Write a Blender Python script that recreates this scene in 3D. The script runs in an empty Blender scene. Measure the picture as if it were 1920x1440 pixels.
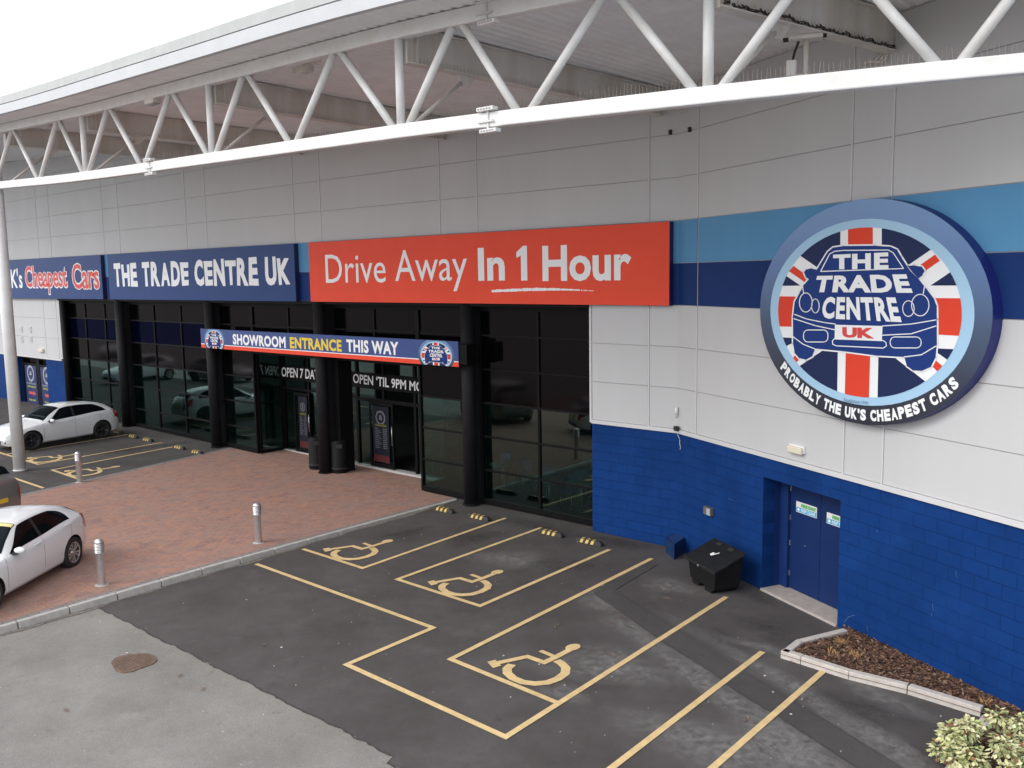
import bpy, math, random
import numpy as np
from mathutils import Matrix, Vector
random.seed(7)
rnd = random.random
R = math.radians
scene = bpy.context.scene
col = scene.collection

# ------------------------------------------------------------------ camera
F_PX, PITCH, ROLL, YAW = 1686.766, 0.1199383, -0.0158059, 0.7176343
CAM = np.array([10.10967, -17.17587, 6.13951])
BETA = 0.4552408
_F = np.array([-math.sin(YAW)*math.cos(PITCH), math.cos(YAW)*math.cos(PITCH), -math.sin(PITCH)])
_R = np.cross(_F, [0, 0, 1]); _R /= np.linalg.norm(_R); _U = np.cross(_R, _F)
_R, _U = math.cos(ROLL)*_R + math.sin(ROLL)*_U, -math.sin(ROLL)*_R + math.cos(ROLL)*_U
cd = bpy.data.cameras.new('camera'); cam = bpy.data.objects.new('camera', cd); col.objects.link(cam)
cd.sensor_width = 36; cd.lens = 36*F_PX/1920; cd.clip_end = 2000; cd.clip_start = 0.05
cam.matrix_world = Matrix(((_R[0], _U[0], -_F[0], CAM[0]), (_R[1], _U[1], -_F[1], CAM[1]), (_R[2], _U[2], -_F[2], CAM[2]), (0, 0, 0, 1)))
scene.camera = cam

# ------------------------------------------------------------------ sky, sun, exposure
SUN_EL, SUN_AZ = R(38), R(206)          # direction towards the sun, azimuth measured from +Y clockwise
w = bpy.data.worlds.new('World'); scene.world = w; w.use_nodes = True
nt = w.node_tree; nt.nodes.clear()
out = nt.nodes.new('ShaderNodeOutputWorld'); bg = nt.nodes.new('ShaderNodeBackground')
sky = nt.nodes.new('ShaderNodeTexSky'); sky.sky_type = 'NISHITA'; sky.sun_disc = False
sky.sun_elevation = SUN_EL; sky.sun_rotation = SUN_AZ; sky.dust_density = 4; sky.air_density = 1.2
mixn = nt.nodes.new('ShaderNodeMix'); mixn.data_type = 'RGBA'; mixn.inputs['Factor'].default_value = 0.86
tcw = nt.nodes.new('ShaderNodeTexCoord'); cn = nt.nodes.new('ShaderNodeTexNoise'); cn.inputs['Scale'].default_value = 2.2; cn.inputs['Detail'].default_value = 6
crw = nt.nodes.new('ShaderNodeValToRGB'); crw.color_ramp.elements[0].position = .3; crw.color_ramp.elements[1].position = .75
crw.color_ramp.elements[0].color = (9.0, 9.2, 9.7, 1); crw.color_ramp.elements[1].color = (11.2, 11.3, 11.6, 1)
nt.links.new(tcw.outputs['Generated'], cn.inputs['Vector']); nt.links.new(cn.outputs['Fac'], crw.inputs['Fac'])
nt.links.new(sky.outputs[0], mixn.inputs[6]); nt.links.new(crw.outputs[0], mixn.inputs[7])
nt.links.new(mixn.outputs[2], bg.inputs[0]); bg.inputs[1].default_value = 0.14
nt.links.new(bg.outputs[0], out.inputs[0])
sl = bpy.data.lights.new('sun', 'SUN'); sl.energy = 1.05; sl.angle = R(28); sl.color = (1, .985, .96)
so = bpy.data.objects.new('sun', sl); col.objects.link(so)
_sd = Vector((math.sin(SUN_AZ)*math.cos(SUN_EL), math.cos(SUN_AZ)*math.cos(SUN_EL), math.sin(SUN_EL)))
so.rotation_euler = (-_sd).to_track_quat('-Z', 'Y').to_euler(); so.location = (0, -20, 30)
scene.view_settings.view_transform = 'Standard'; scene.view_settings.look = 'None'
scene.view_settings.exposure = 0.45; scene.view_settings.gamma = 1.0

# ------------------------------------------------------------------ placing helpers: a measured sight line meets a real plane
NB = np.array([math.sin(BETA), math.cos(BETA), 0]); DB = np.array([math.cos(BETA), -math.sin(BETA), 0])
def hit(u, v, P0, N):
    d = _F*F_PX + _R*(u-960) + _U*(720-v)
    t = ((np.array(P0, float)-CAM) @ N)/(d @ N)
    return CAM + t*d
def onA(u, v, off=0.0):
    X = hit(u, v, (0, -off, 0), np.array([0, 1., 0])); return X[0], X[2]
def onB(u, v, off=0.0):
    X = hit(u, v, -NB*off, NB); return float(X @ DB), X[2]
def G(u, v, z=0.0):
    X = hit(u, v, (0, 0, z), np.array([0, 0, 1.])); return X[0], X[1]
def WA(u, z, off=0.0): return (u, -off, z)
def WB(u, z, off=0.0):
    p = DB*u - NB*off; return (p[0], p[1], z)
def lerp(t, pts):
    xs = [p[0] for p in pts]; return float(np.interp(t, xs, [p[1] for p in pts]))
def smooth(t, pts):                                   # monotone-ish cubic through the control points
    xs_ = [p[0] for p in pts]; ys__ = [p[1] for p in pts]
    if t <= xs_[0]: return ys__[0]
    if t >= xs_[-1]: return ys__[-1]
    i = max(k for k in range(len(xs_)-1) if xs_[k] <= t); h_ = xs_[i+1]-xs_[i]; u = (t-xs_[i])/h_
    def sl(k):
        if k <= 0 or k >= len(xs_)-1: return (ys__[min(k+1, len(xs_)-1)]-ys__[max(k-1, 0)])/(xs_[min(k+1, len(xs_)-1)]-xs_[max(k-1, 0)])
        a_ = (ys__[k]-ys__[k-1])/(xs_[k]-xs_[k-1]); b_ = (ys__[k+1]-ys__[k])/(xs_[k+1]-xs_[k])
        return 0 if a_*b_ <= 0 else 2*a_*b_/(a_+b_)
    m0, m1 = sl(i), sl(i+1)
    return (2*u**3-3*u**2+1)*ys__[i]+(u**3-2*u**2+u)*h_*m0+(-2*u**3+3*u**2)*ys__[i+1]+(u**3-u**2)*h_*m1
def gz(x, y=0): return lerp(x, [(-60, .5), (-36, .33), (-21, .15), (-8, 0), (200, 0)])
def pave_z(x, y): return gz(x) + .02 + .10*min(1, max(0, (-y-.3)/7))*min(1, max(0, (x+17.6)/7))

# ------------------------------------------------------------------ materials
def N(nt, t, **kw):
    n = nt.nodes.new(t)
    for k, v in kw.items(): setattr(n, k, v)
    return n
MATS = {}
def mat(name, base, rough=.6, metal=0, var=0, vs=3.0, bump=0, bs=40, var2=None, spec=.5, coat=0, detail=5, streak=False):
    if name in MATS: return MATS[name]
    m = bpy.data.materials.new(name); m.use_nodes = True; nt = m.node_tree
    b = nt.nodes['Principled BSDF']
    b.inputs['Roughness'].default_value = rough; b.inputs['Metallic'].default_value = metal
    b.inputs['Specular IOR Level'].default_value = spec; b.inputs['Coat Weight'].default_value = coat
    b.inputs['Base Color'].default_value = (*base, 1)
    tc = N(nt, 'ShaderNodeTexCoord')
    if var:
        ns = N(nt, 'ShaderNodeTexNoise'); ns.inputs['Scale'].default_value = vs; ns.inputs['Detail'].default_value = detail; ns.inputs['Roughness'].default_value = .65
        if streak:
            mp = N(nt, 'ShaderNodeMapping'); mp.inputs['Scale'].default_value = (1, 1, .12)
            nt.links.new(tc.outputs['Object'], mp.inputs[0]); nt.links.new(mp.outputs[0], ns.inputs['Vector'])
        else: nt.links.new(tc.outputs['Object'], ns.inputs['Vector'])
        cr = N(nt, 'ShaderNodeValToRGB'); e = cr.color_ramp.elements
        e[0].position = .3; e[1].position = .7
        c2 = var2 or tuple(min(1, c*(1+var)) for c in base)
        c1 = tuple(c*(1-var) for c in base) if not var2 else base
        e[0].color = (*c1, 1); e[1].color = (*c2, 1)
        nt.links.new(ns.outputs['Fac'], cr.inputs['Fac']); nt.links.new(cr.outputs[0], b.inputs['Base Color'])
    if bump:
        n2 = N(nt, 'ShaderNodeTexNoise'); n2.inputs['Scale'].default_value = bs; n2.inputs['Detail'].default_value = 4
        bp = N(nt, 'ShaderNodeBump'); bp.inputs['Strength'].default_value = bump; bp.inputs['Distance'].default_value = .01
        nt.links.new(tc.outputs['Object'], n2.inputs['Vector']); nt.links.new(n2.outputs['Fac'], bp.inputs['Height']); nt.links.new(bp.outputs[0], b.inputs['Normal'])
    MATS[name] = m; return m

def asphalt(name, c1, c2, light, patch=.5, fine=.25):
    m = bpy.data.materials.new(name); m.use_nodes = True; nt = m.node_tree; L = nt.links.new
    b = nt.nodes['Principled BSDF']; b.inputs['Roughness'].default_value = .9; b.inputs['Specular IOR Level'].default_value = .25
    tc = N(nt, 'ShaderNodeTexCoord')
    def noise(s, d=6, r=.6):
        n = N(nt, 'ShaderNodeTexNoise'); n.inputs['Scale'].default_value = s; n.inputs['Detail'].default_value = d; n.inputs['Roughness'].default_value = r
        L(tc.outputs['Object'], n.inputs['Vector']); return n
    def ramp(n, p0, p1, a, bb):
        c = N(nt, 'ShaderNodeValToRGB'); c.color_ramp.elements[0].position = p0; c.color_ramp.elements[1].position = p1
        c.color_ramp.elements[0].color = (*a, 1); c.color_ramp.elements[1].color = (*bb, 1); L(n.outputs['Fac'], c.inputs['Fac']); return c
    def mix(a, bb, f, mode='MIX'):
        x = N(nt, 'ShaderNodeMix'); x.data_type = 'RGBA'; x.blend_type = mode
        if isinstance(f, float): x.inputs['Factor'].default_value = f
        else: L(f, x.inputs['Factor'])
        L(a, x.inputs[6])
        if isinstance(bb, tuple): x.inputs[7].default_value = (*bb, 1)
        else: L(bb, x.inputs[7])
        return x.outputs[2]
    base = ramp(noise(.55, 8, .7), .35, .65, c1, c2).outputs[0]
    pm = ramp(noise(.9, 7, .72), .55, .72, (0, 0, 0), (patch,)*3).outputs[0]
    x = mix(base, light, pm)
    st = ramp(noise(2.6, 5, .8), .58, .72, (0, 0, 0), (.45,)*3).outputs[0]
    x = mix(x, tuple(c*.55 for c in c1), st)
    gr = ramp(noise(85, 3, .7), .3, .7, (1-fine,)*3, (1+fine,)*3).outputs[0]
    x = mix(x, gr, 1.0, 'MULTIPLY')
    vo = N(nt, 'ShaderNodeTexVoronoi'); vo.inputs['Scale'].default_value = 3.2; L(tc.outputs['Object'], vo.inputs['Vector'])
    sp = N(nt, 'ShaderNodeValToRGB'); sp.color_ramp.elements[0].position = .025; sp.color_ramp.elements[1].position = .045
    sp.color_ramp.elements[0].color = (.6, .6, .6, 1); sp.color_ramp.elements[1].color = (0, 0, 0, 1); L(vo.outputs['Distance'], sp.inputs['Fac'])
    x = mix(x, (.34, .33, .31), sp.outputs[0])
    L(x, b.inputs['Base Color'])
    bp = N(nt, 'ShaderNodeBump'); bp.inputs['Strength'].default_value = .5; bp.inputs['Distance'].default_value = .006
    L(noise(120, 3).outputs['Fac'], bp.inputs['Height']); L(bp.outputs[0], b.inputs['Normal'])
    MATS[name] = m; return m
M_dark = asphalt('dark_tarmac', (.060, .054, .053), (.090, .083, .082), (.14, .133, .130), .3, .32)
M_pale = asphalt('pale_tarmac', (.175, .167, .156), (.235, .225, .211), (.285, .275, .259), .5, .28)
M_strip = asphalt('trench_tarmac', (.055, .052, .051), (.075, .071, .07), (.10, .10, .10), .4, .25)

def brickmat(name, ang, bw, bh, c1, c2, mortar, msize, bump, rough, vertical, extra=None, freq=2, off=.5):
    m = bpy.data.materials.new(name); m.use_nodes = True; nt = m.node_tree; L = nt.links.new
    b = nt.nodes['Principled BSDF']; b.inputs['Roughness'].default_value = rough; b.inputs['Specular IOR Level'].default_value = .06
    tc = N(nt, 'ShaderNodeTexCoord'); mp = N(nt, 'ShaderNodeMapping'); mp.vector_type = 'POINT'; mp.inputs['Rotation'].default_value = (0, 0, ang)
    L(tc.outputs['Object'], mp.inputs[0]); src = mp.outputs[0]
    if vertical:
        s = N(nt, 'ShaderNodeSeparateXYZ'); c = N(nt, 'ShaderNodeCombineXYZ'); L(src, s.inputs[0]); L(s.outputs[0], c.inputs[0]); L(s.outputs[2], c.inputs[1]); src = c.outputs[0]
    br = N(nt, 'ShaderNodeTexBrick'); br.offset = off; br.offset_frequency = freq
    br.inputs['Scale'].default_value = 1; br.inputs['Brick Width'].default_value = bw; br.inputs['Row Height'].default_value = bh
    br.inputs['Mortar Size'].default_value = msize; br.inputs['Mortar Smooth'].default_value = .3
    br.inputs['Color1'].default_value = (*c1, 1); br.inputs['Color2'].default_value = (*c2, 1); br.inputs['Mortar'].default_value = (*mortar, 1)
    L(src, br.inputs['Vector']); x = br.outputs['Color']
    for (sc, p0, p1, cc, f) in (extra or []):
        n = N(nt, 'ShaderNodeTexNoise'); n.inputs['Scale'].default_value = sc; n.inputs['Detail'].default_value = 5; n.inputs['Roughness'].default_value = .7; L(tc.outputs['Object'], n.inputs['Vector'])
        r = N(nt, 'ShaderNodeValToRGB'); r.color_ramp.elements[0].position = p0; r.color_ramp.elements[1].position = p1
        r.color_ramp.elements[0].color = (0, 0, 0, 1); r.color_ramp.elements[1].color = (f, f, f, 1); L(n.outputs['Fac'], r.inputs['Fac'])
        y = N(nt, 'ShaderNodeMix'); y.data_type = 'RGBA'; L(r.outputs[0], y.inputs['Factor']); L(x, y.inputs[6]); y.inputs[7].default_value = (*cc, 1); x = y.outputs[2]
    L(x, b.inputs['Base Color'])
    bp = N(nt, 'ShaderNodeBump'); bp.inputs['Strength'].default_value = bump; bp.inputs['Distance'].default_value = .008; bp.invert = True
    L(br.outputs['Fac'], bp.inputs['Height']); L(bp.outputs[0], b.inputs['Normal'])
    MATS[name] = m; return m
BLU = (.006, .037, .160)
M_blockA = brickmat('blue_blockwork', 0, .45, .219, BLU, tuple(c*1.12 for c in BLU), (.005, .028, .122), .009, .6, .6, True, [(1.3, .45, .75, (.009, .047, .19), .9), (.5, .45, .62, (.0045, .028, .125), .6), (9, .62, .75, (.02, .06, .19), .35)])
M_blockB = brickmat('blue_blockwork_angled', BETA, .45, .219, BLU, tuple(c*1.12 for c in BLU), (.005, .028, .122), .009, .6, .6, True, [(1.3, .45, .75, (.009, .047, .19), .9), (.5, .45, .62, (.0045, .028, .125), .6), (9, .62, .75, (.02, .06, .19), .35)])
M_brick = brickmat('brick_paving', R(90), .21, .105, (.41, .225, .165), (.30, .195, .17), (.22, .18, .16), .006, .5, .85, False,
                   [(6, .5, .62, (.37, .20, .14), .5), (3.1, .5, .66, (.20, .125, .125), .55), (1.1, .45, .7, (.27, .22, .20), .5), (14, .56, .66, (.13, .075, .07), .4)])
M_kerb = mat('kerb_concrete', (.40, .385, .36), .85, var=.18, vs=6, bump=.3, bs=60)
M_kerbw = mat('pale_kerb', (.50, .46, .42), .85, var=.15, vs=7, bump=.3, bs=60)
M_setts = brickmat('grey_edging', R(90), .21, .105, (.27, .25, .24), (.21, .20, .195), (.08, .075, .07), .006, .4, .85, False)
M_clad = mat('grey_cladding', (.535, .54, .55), .55, var=.03, vs=.8, spec=.15, streak=True)
M_gap = mat('cladding_gap', (.34, .34, .345), .7)
M_trim = mat('cladding_trim', (.60, .60, .61), .45, var=.04, vs=1.5)
M_lb = mat('light_blue_cladding', (.10, .285, .50), .5, var=.05, vs=.9, spec=.12, streak=True)
M_nv = mat('navy_cladding', (.009, .034, .145), .55, var=.08, vs=.9, spec=.12, streak=True)
M_white = mat('white_steel', (.70, .695, .67), .45, var=.04, vs=3.5, spec=.5, var2=(.80, .815, .825), detail=9)
M_wbeam = mat('dirty_white_steel', (.56, .51, .44), .5, var=.1, vs=1.6, streak=True, var2=(.76, .74, .71))
M_deck = mat('soffit_decking', (.86, .875, .88), .5, var=.07, vs=1.2)
M_fascia = mat('roof_fascia', (.50, .52, .54), .5, var=.05, vs=2)
M_fascia2 = mat('gutter_trim', (.42, .44, .435), .5, var=.08, vs=4)
M_yel = mat('yellow_line_paint', (.62, .455, .225), .75, var=.16, vs=5, bump=.2, bs=90)
M_black = mat('black_frame', (.005, .005, .0055), .55, spec=.12, var=.2, vs=3)
M_blackcol = mat('black_column_paint', (.011, .011, .013), .6, spec=.15, var=.2, vs=3)
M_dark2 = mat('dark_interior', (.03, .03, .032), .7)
M_steel = mat('brushed_stainless', (.62, .62, .62), .33, metal=.85, var=.06, vs=12)
M_rub = mat('black_rubber', (.022, .022, .022), .7, var=.25, vs=20)
M_hv = mat('yellow_reflective', (.56, .38, .08), .5, var=.15, vs=30)
M_bin = mat('black_plastic', (.007, .0072, .008), .7, spec=.2, var=.35, vs=5, bump=.25, bs=30)
M_binlid = mat('weathered_black_plastic', (.008, .0085, .009), .55, spec=.3, var=.4, vs=6, bump=.3, bs=25)
M_cream = mat('cream_plastic', (.70, .66, .52), .4)
M_whitep = mat('white_plastic', (.75, .75, .74), .4)
M_door = mat('blue_door_paint', (.009, .026, .105), .45, spec=.15, var=.08, vs=2)
M_frameblue = mat('blue_frame_paint', (.011, .032, .135), .45, spec=.15, var=.08, vs=2)
M_red = mat('sign_red', (.80, .085, .045), .4, spec=.12, var=.04, vs=1.2)
M_snavy = mat('sign_navy', (.027, .062, .195), .4, spec=.12, var=.05, vs=1.2)
M_sside = mat('sign_side', (.014, .017, .09), .45)
M_swhite = mat('sign_white', (.86, .88, .90), .5, spec=.2)
M_sred2 = mat('lettering_red', (.65, .05, .045), .45)
M_syel = mat('lettering_yellow', (.80, .60, .03), .45)
M_jack = mat('flag_navy', (.015, .027, .09), .5, spec=.15)
M_carb = mat('drawing_blue', (.013, .042, .20), .5, spec=.15)
M_ring = mat('pale_blue_ring', (.38, .60, .80), .5, spec=.15)
M_flagr = mat('flag_red', (.72, .06, .03), .5, spec=.15)
M_slate = mat('slate_lettering', (.12, .2, .3), .5)
M_sign_side2 = mat('round_sign_side', (.012, .02, .16), .4)

def glassmat(name, tint, refl, rough=.0, ior=1.55, body=(.004, .006, .006), trans=.5):
    m = bpy.data.materials.new(name); m.use_nodes = True; nt = m.node_tree; L = nt.links.new; nt.nodes.clear()
    o = N(nt, 'ShaderNodeOutputMaterial'); mx = N(nt, 'ShaderNodeMixShader'); gl = N(nt, 'ShaderNodeBsdfGlossy'); fr = N(nt, 'ShaderNodeFresnel')
    gl.inputs['Color'].default_value = (*refl, 1); gl.inputs['Roughness'].default_value = rough; fr.inputs['IOR'].default_value = ior
    tr = N(nt, 'ShaderNodeBsdfTransparent'); tr.inputs['Color'].default_value = (*tint, 1)
    df = N(nt, 'ShaderNodeBsdfDiffuse'); df.inputs['Color'].default_value = (*body, 1)
    m2 = N(nt, 'ShaderNodeMixShader'); m2.inputs[0].default_value = trans
    L(df.outputs[0], m2.inputs[1]); L(tr.outputs[0], m2.inputs[2])
    L(fr.outputs[0], mx.inputs[0]); L(m2.outputs[0], mx.inputs[1]); L(gl.outputs[0], mx.inputs[2]); L(mx.outputs[0], o.inputs[0])
    MATS[name] = m; return m
M_glass = glassmat('green_tinted_glass', (.34, .56, .51), (.62, .90, .85), 0, 2.05, (.003, .008, .007), .85)
M_spand = glassmat('dark_spandrel_glass', (0, 0, 0), (.36, .33, .35), .07, 1.5, (.002, .0018, .002), 0)
M_spandb = glassmat('navy_reflection_glass', (0, 0, 0), (.09, .10, .24), .10, 1.5, (.001, .0015, .007), 0)  # a blue reflection put into the pane colour
M_cglass = glassmat('car_glass', (0, 0, 0), (.22, .27, .3), .05, 1.4, (.005, .006, .007), 0)

# ------------------------------------------------------------------ mesh builder
class MB:
    def __init__(s): s.v = []; s.f = []; s.m = []; s.s = []
    def add(s, vs, fs, mi=0, sm=False):
        o = len(s.v); s.v += [tuple(float(c) for c in p) for p in vs]
        for f in fs: s.f.append(tuple(i+o for i in f)); s.m.append(mi); s.s.append(sm)
        return s
    def hexa(s, P, mi=0):
        return s.add(P, [(0, 3, 2, 1), (4, 5, 6, 7), (0, 1, 5, 4), (1, 2, 6, 5), (2, 3, 7, 6), (3, 0, 4, 7)], mi)
    def box(s, x0, x1, y0, y1, z0, z1, mi=0, rot=0, c=(0, 0, 0)):
        P = [(x0, y0, z0), (x1, y0, z0), (x1, y1, z0), (x0, y1, z0), (x0, y0, z1), (x1, y0, z1), (x1, y1, z1), (x0, y1, z1)]
        ca, sa = math.cos(rot), math.sin(rot)
        return s.hexa([(c[0]+p[0]*ca-p[1]*sa, c[1]+p[0]*sa+p[1]*ca, c[2]+p[2]) for p in P], mi)
    def wbox(s, W, u0, u1, z0, z1, o0, o1, mi=0):      # box on a wall frame W(u,z,off); o1 = outer
        P = [W(u0, z0, o1), W(u1, z0, o1), W(u1, z0, o0), W(u0, z0, o0), W(u0, z1, o1), W(u1, z1, o1), W(u1, z1, o0), W(u0, z1, o0)]
        return s.hexa(P, mi)
    def tube(s, p0, p1, r, n=12, r2=None, mi=0, cap=True):
        p0, p1 = Vector(p0), Vector(p1); d = (p1-p0).normalized(); a = d.orthogonal().normalized(); b = d.cross(a); r2 = r if r2 is None else r2
        vs = []
        for k in range(n):
            t = 2*math.pi*k/n; e = a*math.cos(t)+b*math.sin(t); vs += [p0+e*r, p1+e*r2]
        fs = [(2*k, 2*((k+1) % n), 2*((k+1) % n)+1, 2*k+1) for k in range(n)]
        s.add(vs, fs, mi, True)
        if cap:
            o = len(s.v)-2*n
            s.f.append(tuple(o+2*k for k in reversed(range(n)))); s.f.append(tuple(o+2*k+1 for k in range(n))); s.m += [mi]*2; s.s += [False]*2
        return s
    def path(s, pts, r, n=6, mi=0):
        for a, b in zip(pts[:-1], pts[1:]): s.tube(a, b, r, n, mi=mi)
        return s
    def lathe(s, prof, c=(0, 0, 0), n=24, mi=0, axis='z', sm=True):
        vs = []
        for (r, h) in prof:
            for k in range(n):
                t = 2*math.pi*k/n; q = (r*math.cos(t), r*math.sin(t), h)
                if axis == 'y': q = (q[0], q[2], q[1])
                if axis == 'x': q = (q[2], q[0], q[1])
                vs.append((c[0]+q[0], c[1]+q[1], c[2]+q[2]))
        fs = [(i*n+k, i*n+(k+1) % n, (i+1)*n+(k+1) % n, (i+1)*n+k) for i in range(len(prof)-1) for k in range(n)]
        return s.add(vs, fs, mi, sm)
    def poly(s, pts, mi=0): return s.add(pts, [tuple(range(len(pts)))], mi)
    def prism(s, pts, h, mi=0):                       # pts 3d polygon (ccw from above), extruded up by h
        n = len(pts); vs = list(pts)+[(p[0], p[1], p[2]+h) for p in pts]
        fs = [tuple(reversed(range(n))), tuple(range(n, 2*n))]+[(i, (i+1) % n, n+(i+1) % n, n+i) for i in range(n)]
        return s.add(vs, fs, mi)
    def build(s, name, mats, root=None, bevel=0, seg=2):
        me = bpy.data.meshes.new(name)
        off = Vector((0, 0, 0)); q_ = root
        while q_ is not None: off = off+Vector(q_.location); q_ = q_.parent
        me.from_pydata([(x-off[0], y-off[1], z-off[2]) for x, y, z in s.v], [], s.f)
        for m in (mats if isinstance(mats, (list, tuple)) else [mats]): me.materials.append(m)
        me.polygons.foreach_set('material_index', s.m); me.polygons.foreach_set('use_smooth', s.s); me.update()
        o = bpy.data.objects.new(name, me); col.objects.link(o)
        if root is not None: o.parent = root
        if bevel:
            b = o.modifiers.new('bevel', 'BEVEL'); b.width = bevel; b.segments = seg; b.limit_method = 'ANGLE'; b.angle_limit = R(40)
        return o
def tag(o, label=None, cat=None, group=None, kind=None):
    if label: o['label'] = label
    if cat: o['category'] = cat
    if group: o['group'] = group
    if kind: o['kind'] = kind
    return o
def empty(name, loc, label=None, cat=None, group=None, rz=0):
    o = bpy.data.objects.new(name, None); col.objects.link(o); o.location = loc; o.rotation_euler = (0, 0, rz); o.empty_display_size = .2
    return tag(o, label, cat, group)
def struct(o): o['kind'] = 'structure'; return o
def copy_tree(o, parent=None):
    c = o.copy(); col.objects.link(c)
    if parent is not None: c.parent = parent
    for ch in [x for x in bpy.data.objects if x.parent == o and x != c]: copy_tree(ch, c)
    return c
bpy.context.view_layer.update()

# text: the built-in font turned into flat faces inside the unit square
_tc = {}
def glyphs(txt, bold=0.0, shear=0, space=1.0):
    key = (txt, bold, shear, space)
    if key in _tc: return _tc[key]
    c = bpy.data.curves.new('lettering', 'FONT'); c.body = txt; c.resolution_u = 3; c.offset = bold; c.shear = shear; c.fill_mode = 'FRONT'; c.space_character = space
    o = bpy.data.objects.new('lettering', c); col.objects.link(o); bpy.context.view_layer.update()
    me = bpy.data.meshes.new_from_object(o.evaluated_get(bpy.context.evaluated_depsgraph_get()))
    v = np.array([(p.co.x, p.co.y) for p in me.vertices]); f = [tuple(q.vertices) for q in me.polygons]
    bpy.data.objects.remove(o); bpy.data.curves.remove(c); bpy.data.meshes.remove(me)
    lo, hi = v.min(0), v.max(0); asp = (hi-lo)
    r = ((v-lo)/asp, f, asp); _tc[key] = r; return r
def text_quad(mb, txt, quad, place, bold=.0, mi=0, shear=0, space=1.0):
    """quad = lower-left, lower-right, upper-right, upper-left in plane coordinates; place(u,z) gives the point"""
    v, f, _ = glyphs(txt, bold, shear, space); q = [np.array(p, float) for p in quad]
    P = [(1-a)*(1-b)*q[0]+a*(1-b)*q[1]+a*b*q[2]+(1-a)*b*q[3] for a, b in v]
    mb.add([place(p[0], p[1]) for p in P], f, mi)
def rectq(u0, u1, z0, z1): return [(u0, z0), (u1, z0), (u1, z1), (u0, z1)]

# ================================================================== GROUND
def sheet(name, poly, zf, m, step=1.0, thick=0):
    """planar polygon sheet following the gentle fall of the ground"""
    mb = MB(); mb.poly([(x, y, zf(x, y)) for x, y in poly]); o = mb.build(name, m); return struct(o)
def strip_grid(name, x0, x1, y0f, y1f, zf, m, nx=40, ny=8):
    mb = MB(); vs = []
    for i in range(nx+1):
        x = x0+(x1-x0)*i/nx; a, b = y0f(x), y1f(x)
        for j in range(ny+1):
            y = a+(b-a)*j/ny; vs.append((x, y, zf(x, y)))
    fs = [(i*(ny+1)+j, (i+1)*(ny+1)+j, (i+1)*(ny+1)+j+1, i*(ny+1)+j+1) for i in range(nx) for j in range(ny)]
    mb.add(vs, fs, 0, True); return struct(mb.build(name, m))
def ground_mesh():
    xs = [-600, -200, -60, -36, -21, -8, 0, 20, 100, 600]; ys = [-600, -100, -30, 0, 12, 60, 600]
    mb = MB(); vs = [(x, y, gz(x)-.004) for x in xs for y in ys]; n = len(ys)
    mb.add(vs, [(i*n+j, (i+1)*n+j, (i+1)*n+j+1, i*n+j+1) for i in range(len(xs)-1) for j in range(n-1)])
    return struct(mb.build('ground', M_pale))
ground_mesh()
_jr = [rnd()-.5 for _ in range(900)]
def jag(x): return .010*math.sin(x*3.1)+.010*math.sin(x*11.3+1)+.03*_jr[int((x+12)/.06) % 900]*(.4+abs(math.sin(x*1.9)))
def tarmac(name, xs, yb, m, yt=.3):
    mb = MB(); vs = []; n = len(xs)
    for x in xs: vs += [(x, yb(x), gz(x)+.001), (x, yt, gz(x)+.001)]
    mb.add(vs, [(2*i, 2*i+2, 2*i+3, 2*i+1) for i in range(n-1)]); 
    return struct(mb.build(name, m))
xs = [-7.2+.06*i for i in range(340)]
tarmac('car_park', xs, lambda x: -9.96+jag(x)-(.16 if 1.72 < x < 1.95 else .0)-(.12 if x > 1.95 else 0), M_dark)
tarmac('parking_area', [-60+.35*i for i in range(125)]+[-17.0], lambda x: -9.6+jag(x), M_dark)
# dark crack of bitumen along the joint
mb = MB(); vs = []
for i in range(240):
    x = -6.95+.06*i; y = -9.975+jag(x)-(.16 if 1.72 < x < 1.95 else .0)-(.12 if x > 1.95 else 0); wd = .007+.010*abs(math.sin(i*1.7))
    vs += [(x, y-wd, gz(x)+.004), (x, y+wd, gz(x)+.004)]
mb.add(vs, [(2*i, 2*i+2, 2*i+3, 2*i+1) for i in range(239)])
struct(mb.build('tarmac_joint', mat('bitumen', (.04, .038, .037), .7)))
# reinstated trench strip in the bays
l1 = [(1112.5, 1112), (1241.7, 1202.5), (1336, 1262), (1366.7, 1287), (1461, 1345.6), (1560, 1409), (1640, 1462)]
l2 = [(1152.8, 1106.7), (1266.7, 1179), (1391.7, 1256.7), (1475, 1308), (1560, 1359), (1700, 1446)]
g1 = [G(*p) for p in l1]; g2 = [G(*p) for p in l2]; g1[-1] = (g1[-1][0]+.0, g1[-1][1])
up = [G(1233, 1059), G(1206, 1052)]
mb = MB()
def interp_line(g, n):
    s = [0]; 
    for a, b in zip(g[:-1], g[1:]): s.append(s[-1]+math.dist(a, b))
    return [(lerp(s[-1]*k/n, list(zip(s, [p[0] for p in g]))), lerp(s[-1]*k/n, list(zip(s, [p[1] for p in g])))) for k in range(n+1)]
A1, A2 = interp_line(g1, 40), interp_line(g2, 40)
vs = []
for k, (a, b) in enumerate(zip(A1, A2)):
    j = .012*math.sin(k*2.3); vs += [(a[0]+j, a[1]-j, .0085), (b[0]-j*.5, b[1], .0085)]
mb.add(vs, [(2*i, 2*i+2, 2*i+3, 2*i+1) for i in range(40)])
mb.poly([(*A1[0], .0085), (*A2[0], .0085), (*up[0], .0085), (*up[1], .0085)])
struct(mb.build('trench_strip', M_strip))
mb = MB()
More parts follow.
